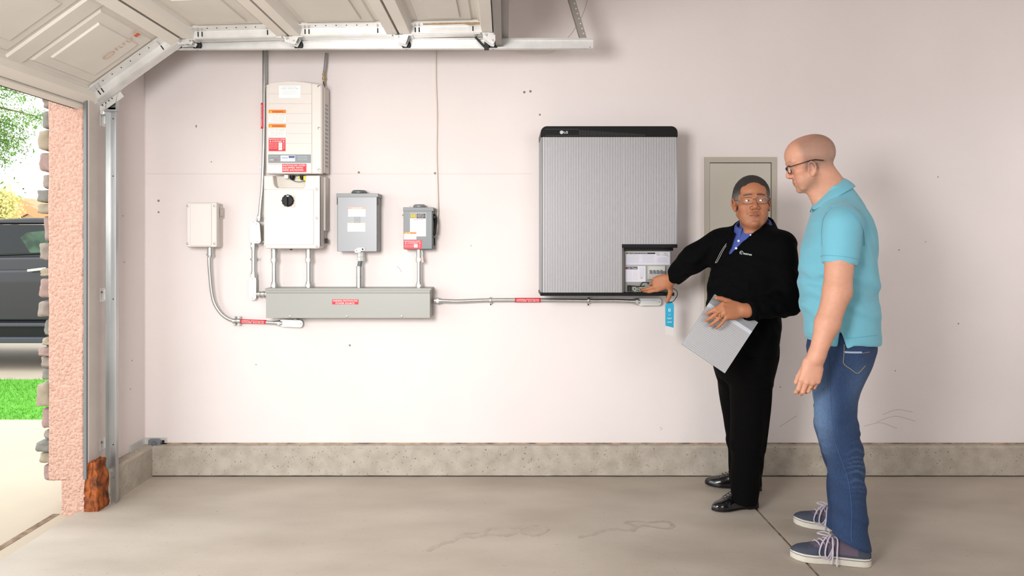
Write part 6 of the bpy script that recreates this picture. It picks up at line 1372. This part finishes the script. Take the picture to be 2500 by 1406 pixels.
F.add(STK([secJ(850, 1970, 2130, 3.10, .085), secJ(960, 1984, 2090, 3.12, .085), secJ(1050, 1988, 2084, 3.14, .075), secJ(1150, 2018, 2096, 3.16, .066), secJ(1220, 2021, 2098, 3.17, .064), secJ(1290, 2017, 2098, 3.18, .066)]), .015)
F.disp(folds(.0050, 30, 12, 60, 1.0, 10, .2), [-9, -9, .28], [9, 9, .60]); F.disp(folds(.0045, 22, 9, 40, 1.1, 8, 1.2), [-9, -9, 0], [9, 9, .28]); F.disp(folds(.003, 38, 12, -26, 1.0, 8, 2), [-9, -9, .60], [9, 9, .92])
def denim(Pv):
    base = lin('#243c61'); c = np.tile(base, (len(Pv), 1)); zz = Pv[:, 2]; fr = (Pv-np.array(W(2045, 1000, 2.93)))@np.array(B_f); 
    m = np.exp(-((zz-.62)/.17)**2)*smooth01(fr, .0, .09)*.65+np.exp(-((zz-.73)/.10)**2)*smooth01(-fr, .0, .10)*.35
    w = .5*smooth01(np.sin(zz*260+np.sin(Pv[:, 0]*60)*2+np.sin(zz*57)*2), .2, 1)*np.exp(-((zz-.42)/.09)**2)*(smooth01(fr, .03, .08)+smooth01(-fr, .0, .06))*.5
    return blend(c, lin('#7390b6'), np.clip(m+w, 0, 1))
m_den = mat('denim', '#2f4a72', .9, attr='tint', var=.25, vscale=220, bump=.35, bscale=520, stretch=(1, 1, .35)); F.disp(folds(.0040, 40, 14, 125, 1.0, 13, .2, at=W(2095, 1075, 2.9), r=.10), [-9]*3, [9]*3); F.disp(folds(.0040, 40, 14, 120, 1.0, 13, 1.2, at=W(2000, 1110, 2.9), r=.09), [-9]*3, [9]*3); F.disp(folds(.0040, 60, 14, 90, 1.0, 13, 2.2, at=W(2080, 1300, 2.87), r=.10), [-9]*3, [9]*3)
jeans = sculpt('jeans', F, m_den, manB, it=2, color=denim, label='faded blue jeans')
bpy.context.view_layer.update()
def seam(ob, pl, r, m, name, parent, lift=.0015, n=8, label=None):
    pts = []
    for a, b in [(p.x, p.y) for p in bez([(a, b, 0) for a, b in pl], n)]:
        p, nn = on_surface(ob, a, b)
        if p is not None: pts.append(p+nn*lift)
    if len(pts) > 2: return MB().tube(pts, r, 6).build(name, m, parent, label)
pst = mat('polo_stitch', '#62adc4', .8)
seam(polo, [(2007, 600), (2006, 565), (2012, 530), (2033, 508), (2063, 509), (2090, 530), (2107, 563), (2110, 600)], .0011, pst, 'armhole_seam', polo)
seam(polo, [(1967, 822), (2000, 826), (2040, 827)], .0010, pst, 'hem_stitch', polo); seam(polo, [(2066, 825), (2100, 823), (2140, 818)], .0010, pst, 'hem_stitch', polo)
m_st = mat('tan_stitch', '#a89668', .8)
seam(jeans, [(2021, 850), (2024, 900), (2028, 980), (2035, 1060), (2050, 1110), (2070, 1170), (2079, 1240), (2078, 1300), (2080, 1322)], .0010, mat('side_seam', '#41608c', .9), 'side_seam', jeans)
seam(jeans, [(2061, 840), (2060, 870), (2060, 888), (2078, 902), (2094, 911), (2112, 893)], .0011, m_st, 'pocket_stitch', jeans); seam(jeans, [(2059, 858), (2080, 861), (2104, 862), (2122, 859)], .0010, m_st, 'pocket_stitch', jeans)
seam(jeans, [(2062, 859.5), (2080, 860.5), (2103, 860.5)], .0042, mat('pocket_tab', '#a3b2c9', .8), 'pocket_tab', jeans, label='pale strip along the back pocket')
for nm, (h_, t_) in enumerate(((W(2126, 1381, 2268/790), W(1929, 1368, 2268/768)), (W(2105, 1310, 2268/716), W(1937, 1278, 2268/684)))):
    h_.z = t_.z = 0; e = bpy.data.objects.new('shoe', None); C.objects.link(e); e.parent = manB; e.location = h_-manB.location; e['label'] = 'plum and navy canvas sneaker with an off-white sole'
    shoe(h_, t_, 'sneaker', e)
# ================================================================ outside the open door
GZ = -0.02
mb = MB(); mb.box(-30, -2.16, -12, 1.30, -0.2, GZ); mb.box(-30, -2.3, 3.0, 40, -0.3, -0.10)
o = struct('driveway', mb, m_drive)
mb = MB()
p0, p1 = Vector((X(140, .47), 0, 0)), 0
mb.box(-2.278, -2.243, -5.4, -.54, GZ-.002, GZ+.0015); struct('trim_8', mb, mat('threshold_joint', '#5b4738', .9, col2='#8c7560', vscale=30), o)
mb = MB(); mb.box(-9, -2.9, -.30, -.29, GZ, GZ+.0015); struct('trim_9', mb, mat('drive_joint', '#a99c88', .9), o)
# lawn
mb = MB(); mb.box(-14, -2.3, 1.28, 3.02, -0.2, -0.055); lw = struct('ground', mb, mat('lawn_soil', '#4d8a24', .95, col2='#5fa52c', vscale=30))
vs = []; fs = []; rr = random.Random(3)
for i in range(15000):
    x = rr.uniform(-6.3, -2.6); y = rr.uniform(1.28, 3.02); h = rr.uniform(.018, .035); a = rr.uniform(0, 6.28); w = .004; k = len(vs)
    dx, dy = math.cos(a)*w, math.sin(a)*w; lx, ly = rr.uniform(-.02, .02), rr.uniform(-.02, .02)
    vs += [(x-dx, y-dy, -.06), (x+dx, y+dy, -.06), (x+lx, y+ly, -.06+h)]; fs.append((k, k+1, k+2))
g = MB().add(vs, fs).build('grass', mat('grass_blade', '#489018', .8, col2='#64a82c', vscale=3), smooth=False); tag(g, 'bright green mown lawn strip between two driveways', 'grass', kind='stuff')
# parked car seen from the side, far beyond the lawn
CY = 3.75; m_paint = mat('car_paint', '#1c1a1f', .35, metal=.1, coat=.3); m_tint = mat('tinted_glass', '#0e1112', .12, spec=.35); m_crome = mat('chrome', '#dcdcdc', .12, metal=1)
car = thing('parked_car', 'dark purplish grey car parked beyond the lawn, its rear side window and chrome handle showing', 'car', (-6.2, CY+.9, -.1))
def cp(px, py, d=7.75): return ((px-HX)*d/F_PX, H0-(py-HY)*d/F_PX)
zt = cp(0, 541)[1]; sh = cp(0, 628)[1]; bt_ = cp(0, 836)[1]
x_r = -3.9; x_l = -8.7
bodyp = [(x_l, .28), (x_l, .75), (x_l+.15, .95), (x_l+1.25, sh-.02), (x_r-.1, sh+.02), (x_r, .95), (x_r+.05, .45), (x_r-.1, bt_+.03), (x_l+.2, bt_)]
mb = MB(); mb.prism(bodyp, (0, 0, 0), FU, (0, 0, 1), (0, 1, 0), CY+.05, CY+1.75); mb.prism([(x_l+.2, .45), (x_r, .45), (x_r, sh-.12), (x_l+.3, sh-.18)], (0, 0, 0), FU, (0, 0, 1), (0, 1, 0), CY, CY+.06)
bd = mb.build('body', m_paint, car, bevel=.035, bseg=3)
rp = [(x_l+1.25, sh-.04), (x_l+2.15, zt), (cp(60, 0)[0], zt+.05), (x_r-.75, zt+.02), (x_r-.2, sh)]
mb = MB(); wn_x0, wn_x1 = cp(-60, 0)[0], cp(106, 0)[0]; wt, wbm = cp(0, 548)[1], cp(0, 630)[1]
# roof and pillars round the glass
mb.prism([(x_l+2.05, zt-.03), (x_l+2.2, zt+.01), (cp(60, 0)[0], zt+.05), (x_r-.75, zt+.03), (x_r-.6, zt-.02)], (0, 0, 0), FU, (0, 0, 1), (0, 1, 0), CY+.16, CY+1.6)
for yy in (CY+.12, CY+1.6): mb.prism([(wn_x1, sh), (wn_x1+.0, wt), (wn_x1+.35, zt), (x_r-.2, sh)], (0, 0, 0), FU, (0, 0, 1), (0, 1, 0), yy, yy+.05); mb.prism([(x_l+1.2, sh-.04), (x_l+2.1, zt), (x_l+2.2, zt), (x_l+1.32, sh-.04)], (0, 0, 0), FU, (0, 0, 1), (0, 1, 0), yy, yy+.05); mb.prism([(cp(-75, 0)[0], sh), (cp(-75, 0)[0], zt), (cp(-60, 0)[0], zt), (cp(-60, 0)[0], sh)], (0, 0, 0), FU, (0, 0, 1), (0, 1, 0), yy, yy+.05)
mb.build('cabin', m_paint, car, bevel=.02)
wnd = MB().prism(rrect(wn_x0, wn_x1, wbm, wt, (.05, .10, .02, .02)), (0, 0, 0), FU, (0, 0, 1), (0, 1, 0), CY+.10, CY+.112).build('side_window', m_tint, car, 'dark tinted rear side window')
MB().prism([(cp(35, 0)[0], cp(0, 580)[1]), (cp(52, 0)[0], cp(0, 567)[1]), (cp(104, 0)[0], cp(0, 562)[1]), (cp(104, 0)[0], cp(0, 618)[1]), (cp(62, 0)[0], cp(0, 622)[1])], (0, 0, 0), FU, (0, 0, 1), (0, -1, 0), -CY-.098, -CY-.096).build('far_window', mat('window_green', '#4d6650', .2, col2='#263a2a', vscale=6, spec=.3), wnd, 'greenish patch of glass showing the garden beyond')
MB().box(cp(-75, 0)[0], cp(-62, 0)[0], CY+.09, CY+.12, sh, wt).build('window_pillar', m_black, wnd)
mb = MB(); mb.tube([(cp(-200, 0)[0], CY+.09, sh-.008), (wn_x1+.02, CY+.09, sh+.045)], .012, 8); mb.build('window_trim', m_black, car)
mb = MB(); mb.obox((cp(96, 0)[0], CY-.04, cp(0, 658)[1]), (.105, 0, .012), (0, .014, 0), (-.001, 0, .016)); mb.build('door_handle', m_crome, car, 'chrome door handle', bevel=.008)
mb = MB(); mb.box(x_l+.3, x_r-.1, CY-.04, CY+.02, cp(0, 797)[1], cp(0, 788)[1]); mb.box(x_l+.3, x_r-.15, CY-.06, CY+.1, bt_, cp(0, 822)[1]); mb.build('running_board', mat('sill_grey', '#3c3d46', .4), car, bevel=.01)
MB().box(x_l+.3, x_r-.1, CY+.0, CY+.3, cp(0, 822)[1], cp(0, 797)[1]).build('sill', m_black, car)
for wx in (x_l+.95, x_r-.95):
    MB().lathe((wx, CY-.01, .25), (0, 1, 0), [(.2, 0), (.33, .01), (.35, .04), (.35, .2), (.3, .22)], 28).build('wheel', m_blk, car)
# houses beyond
m_hw = mat('house_wall', '#e9d9bc', .9); m_rf = mat('tile_roof', '#b98a62', .9, col2='#a87a55', vscale=6); m_fs = mat('fascia', '#c08a5e', .8)
def house(px0, pxp, px1, pyp, pye, d, label):
    a, p, b = W(px0, pye, d), W(pxp, pyp, d), W(px1, pye, d); y = a.y
    root = thing('house', label, 'house', (p.x, y+4, -.3))
    MB().prism([(a.x+.25, -.3), (b.x-.25, -.3), (b.x-.25, b.z-.05), (p.x, p.z-.15), (a.x+.25, a.z-.05)], (0, 0, 0), FU, (0, 0, 1), (0, 1, 0), y+.3, y+8).build('wall', m_hw, root)
    mb = MB()
    for (q, s) in ((a, 1), (b, -1)):
        mb.prism([(q.x, q.z-.12), (q.x, q.z+.12), (p.x, p.z+.12), (p.x, p.z-.12)], (0, 0, 0), FU, (0, 0, 1), (0, 1, 0), y, y+8.2)
    mb.build('roof', m_rf, root); mb = MB()
    for q in (a, b): mb.prism([(q.x, q.z-.22), (q.x, q.z+.1), (p.x, p.z+.1), (p.x, p.z-.22)], (0, 0, 0), FU, (0, 0, 1), (0, 1, 0), y-.05, y)
    mb.build('fascia', m_fs, root, 'brown fascia board'); return root
house(-60, 38, 130, 487, 527, 34, 'pale house whose higher brown gable rises behind the nearer gable')
house(15, 68, 118, 508, 533, 27, 'pale house with the lower brown gable just above the parked car')
# tree whose branches reach in from outside the frame
rr = random.Random(11)
tr = thing('tree', 'leafy green tree with drooping branches beyond the opening', 'tree', (-9.2, 5.6, -.3))
mb = MB(); T0 = Vector((-9.2, 5.6, -.3)); mb.tube(bez([T0, T0+Vector((.1, 0, 1.6)), T0+Vector((.3, -.1, 3.2)), T0+Vector((.3, 0, 4.8))], 6), [.16-.004*i for i in range(19)], 10); tk = mb.build('trunk', mat('bark', '#6b5644', .9, bump=1, bscale=20), tr)
dd = 9.4
def T3(px, py, o=0): return W(px, py, dd+o)
tw = [[(-160, 260), (-60, 215), (20, 220), (68, 235)], [(-160, 280), (-60, 240), (0, 262), (55, 275), (88, 283), (112, 273)], [(-160, 300), (-60, 290), (10, 300), (70, 322)], [(-160, 320), (-60, 330), (0, 345), (58, 368)], [(-160, 330), (-70, 360), (-10, 370), (10, 392)], [(-160, 290), (-60, 310), (10, 330), (62, 340)], [(-160, 240), (-60, 200), (10, 196), (62, 208)],
      [(-160, 310), (-60, 320), (-10, 318), (48, 352)], [(-160, 270), (-60, 270), (-10, 290), (40, 296)]]
lv = []; lf = []; mb = MB()
top = T0+Vector((.3, 0, 3.0))
for q, br in enumerate(tw):
    pts = bez([top+Vector((0, 0, .12*q-.5))]+[T3(a, b, rr.uniform(-.3, .3)) for a, b in br], 12); n = len(pts)
    mb.tube(pts, [max(.004, .035*(1-i/n)) for i in range(n)], 6)
    for i, p in enumerate(pts[8:]):
        i += 8; f = i/n
        for _ in range(34 if f < .8 else 20):
            sp = .17*(1.25-f); c = p+Vector((rr.gauss(0, sp), rr.gauss(0, sp), rr.gauss(0, sp*.8)-.04)); u = Vector((rr.uniform(-1, 1), rr.uniform(-1, 1), rr.uniform(-1.1, .1))).normalized(); s = u.cross(Vector((rr.uniform(-1, 1), rr.uniform(-1, 1), 1))).normalized()
            L = rr.uniform(.025, .055); k = len(lv); lv += [c, c+u*L*.5+s*L*.17, c+u*L, c+u*L*.5-s*L*.17]; lf.append((k, k+1, k+2, k+3))
mb.build('branch', MATS['bark'], tk)
for _ in range(14000):
    t, u_, v_ = rr.gauss(0, .5), rr.gauss(0, .5), rr.gauss(0, .45); c = T0+Vector((t*1.5, u_*1.5, 3.5+v_*1.3)); u = Vector((rr.uniform(-1, 1), rr.uniform(-1, 1), rr.uniform(-1, .3))).normalized(); s = u.cross(Vector((rr.uniform(-1, 1), rr.uniform(-1, 1), 1))).normalized()
    L = rr.uniform(.06, .1); k = len(lv); lv += [c, c+u*L*.5+s*L*.2, c+u*L, c+u*L*.5-s*L*.2]; lf.append((k, k+1, k+2, k+3))
MB().add(lv, lf).build('foliage', mat('leaf', '#4e7828', .6, col2='#7aa644', vscale=5), tr, smooth=False)
# yellowish shrub far off
lv = []; lf = []; c0 = W(2, 505, 20)
for _ in range(2500):
    c = c0+Vector((rr.gauss(0, .2), rr.gauss(0, .2), rr.gauss(0, .28))); u = Vector((rr.uniform(-1, 1), rr.uniform(-1, 1), rr.uniform(-1, 1))).normalized(); s = u.cross(Vector((rr.uniform(-1, 1), 1, rr.uniform(-1, 1)))).normalized(); L = .09; k = len(lv); lv += [c, c+u*L*.5+s*L*.3, c+u*L, c+u*L*.5-s*L*.3]; lf.append((k, k+1, k+2, k+3))
sb = thing('yellow_tree', 'small yellow-green tree far off beside the gabled houses', 'tree', (c0.x, c0.y, -.3))
MB().add(lv, lf).build('foliage', mat('yellow_leaf', '#d8d28c', .7), sb, smooth=False); MB().cyl((c0.x, c0.y, -.3), (c0.x, c0.y, c0.z), .05).build('trunk', MATS['bark'], sb)
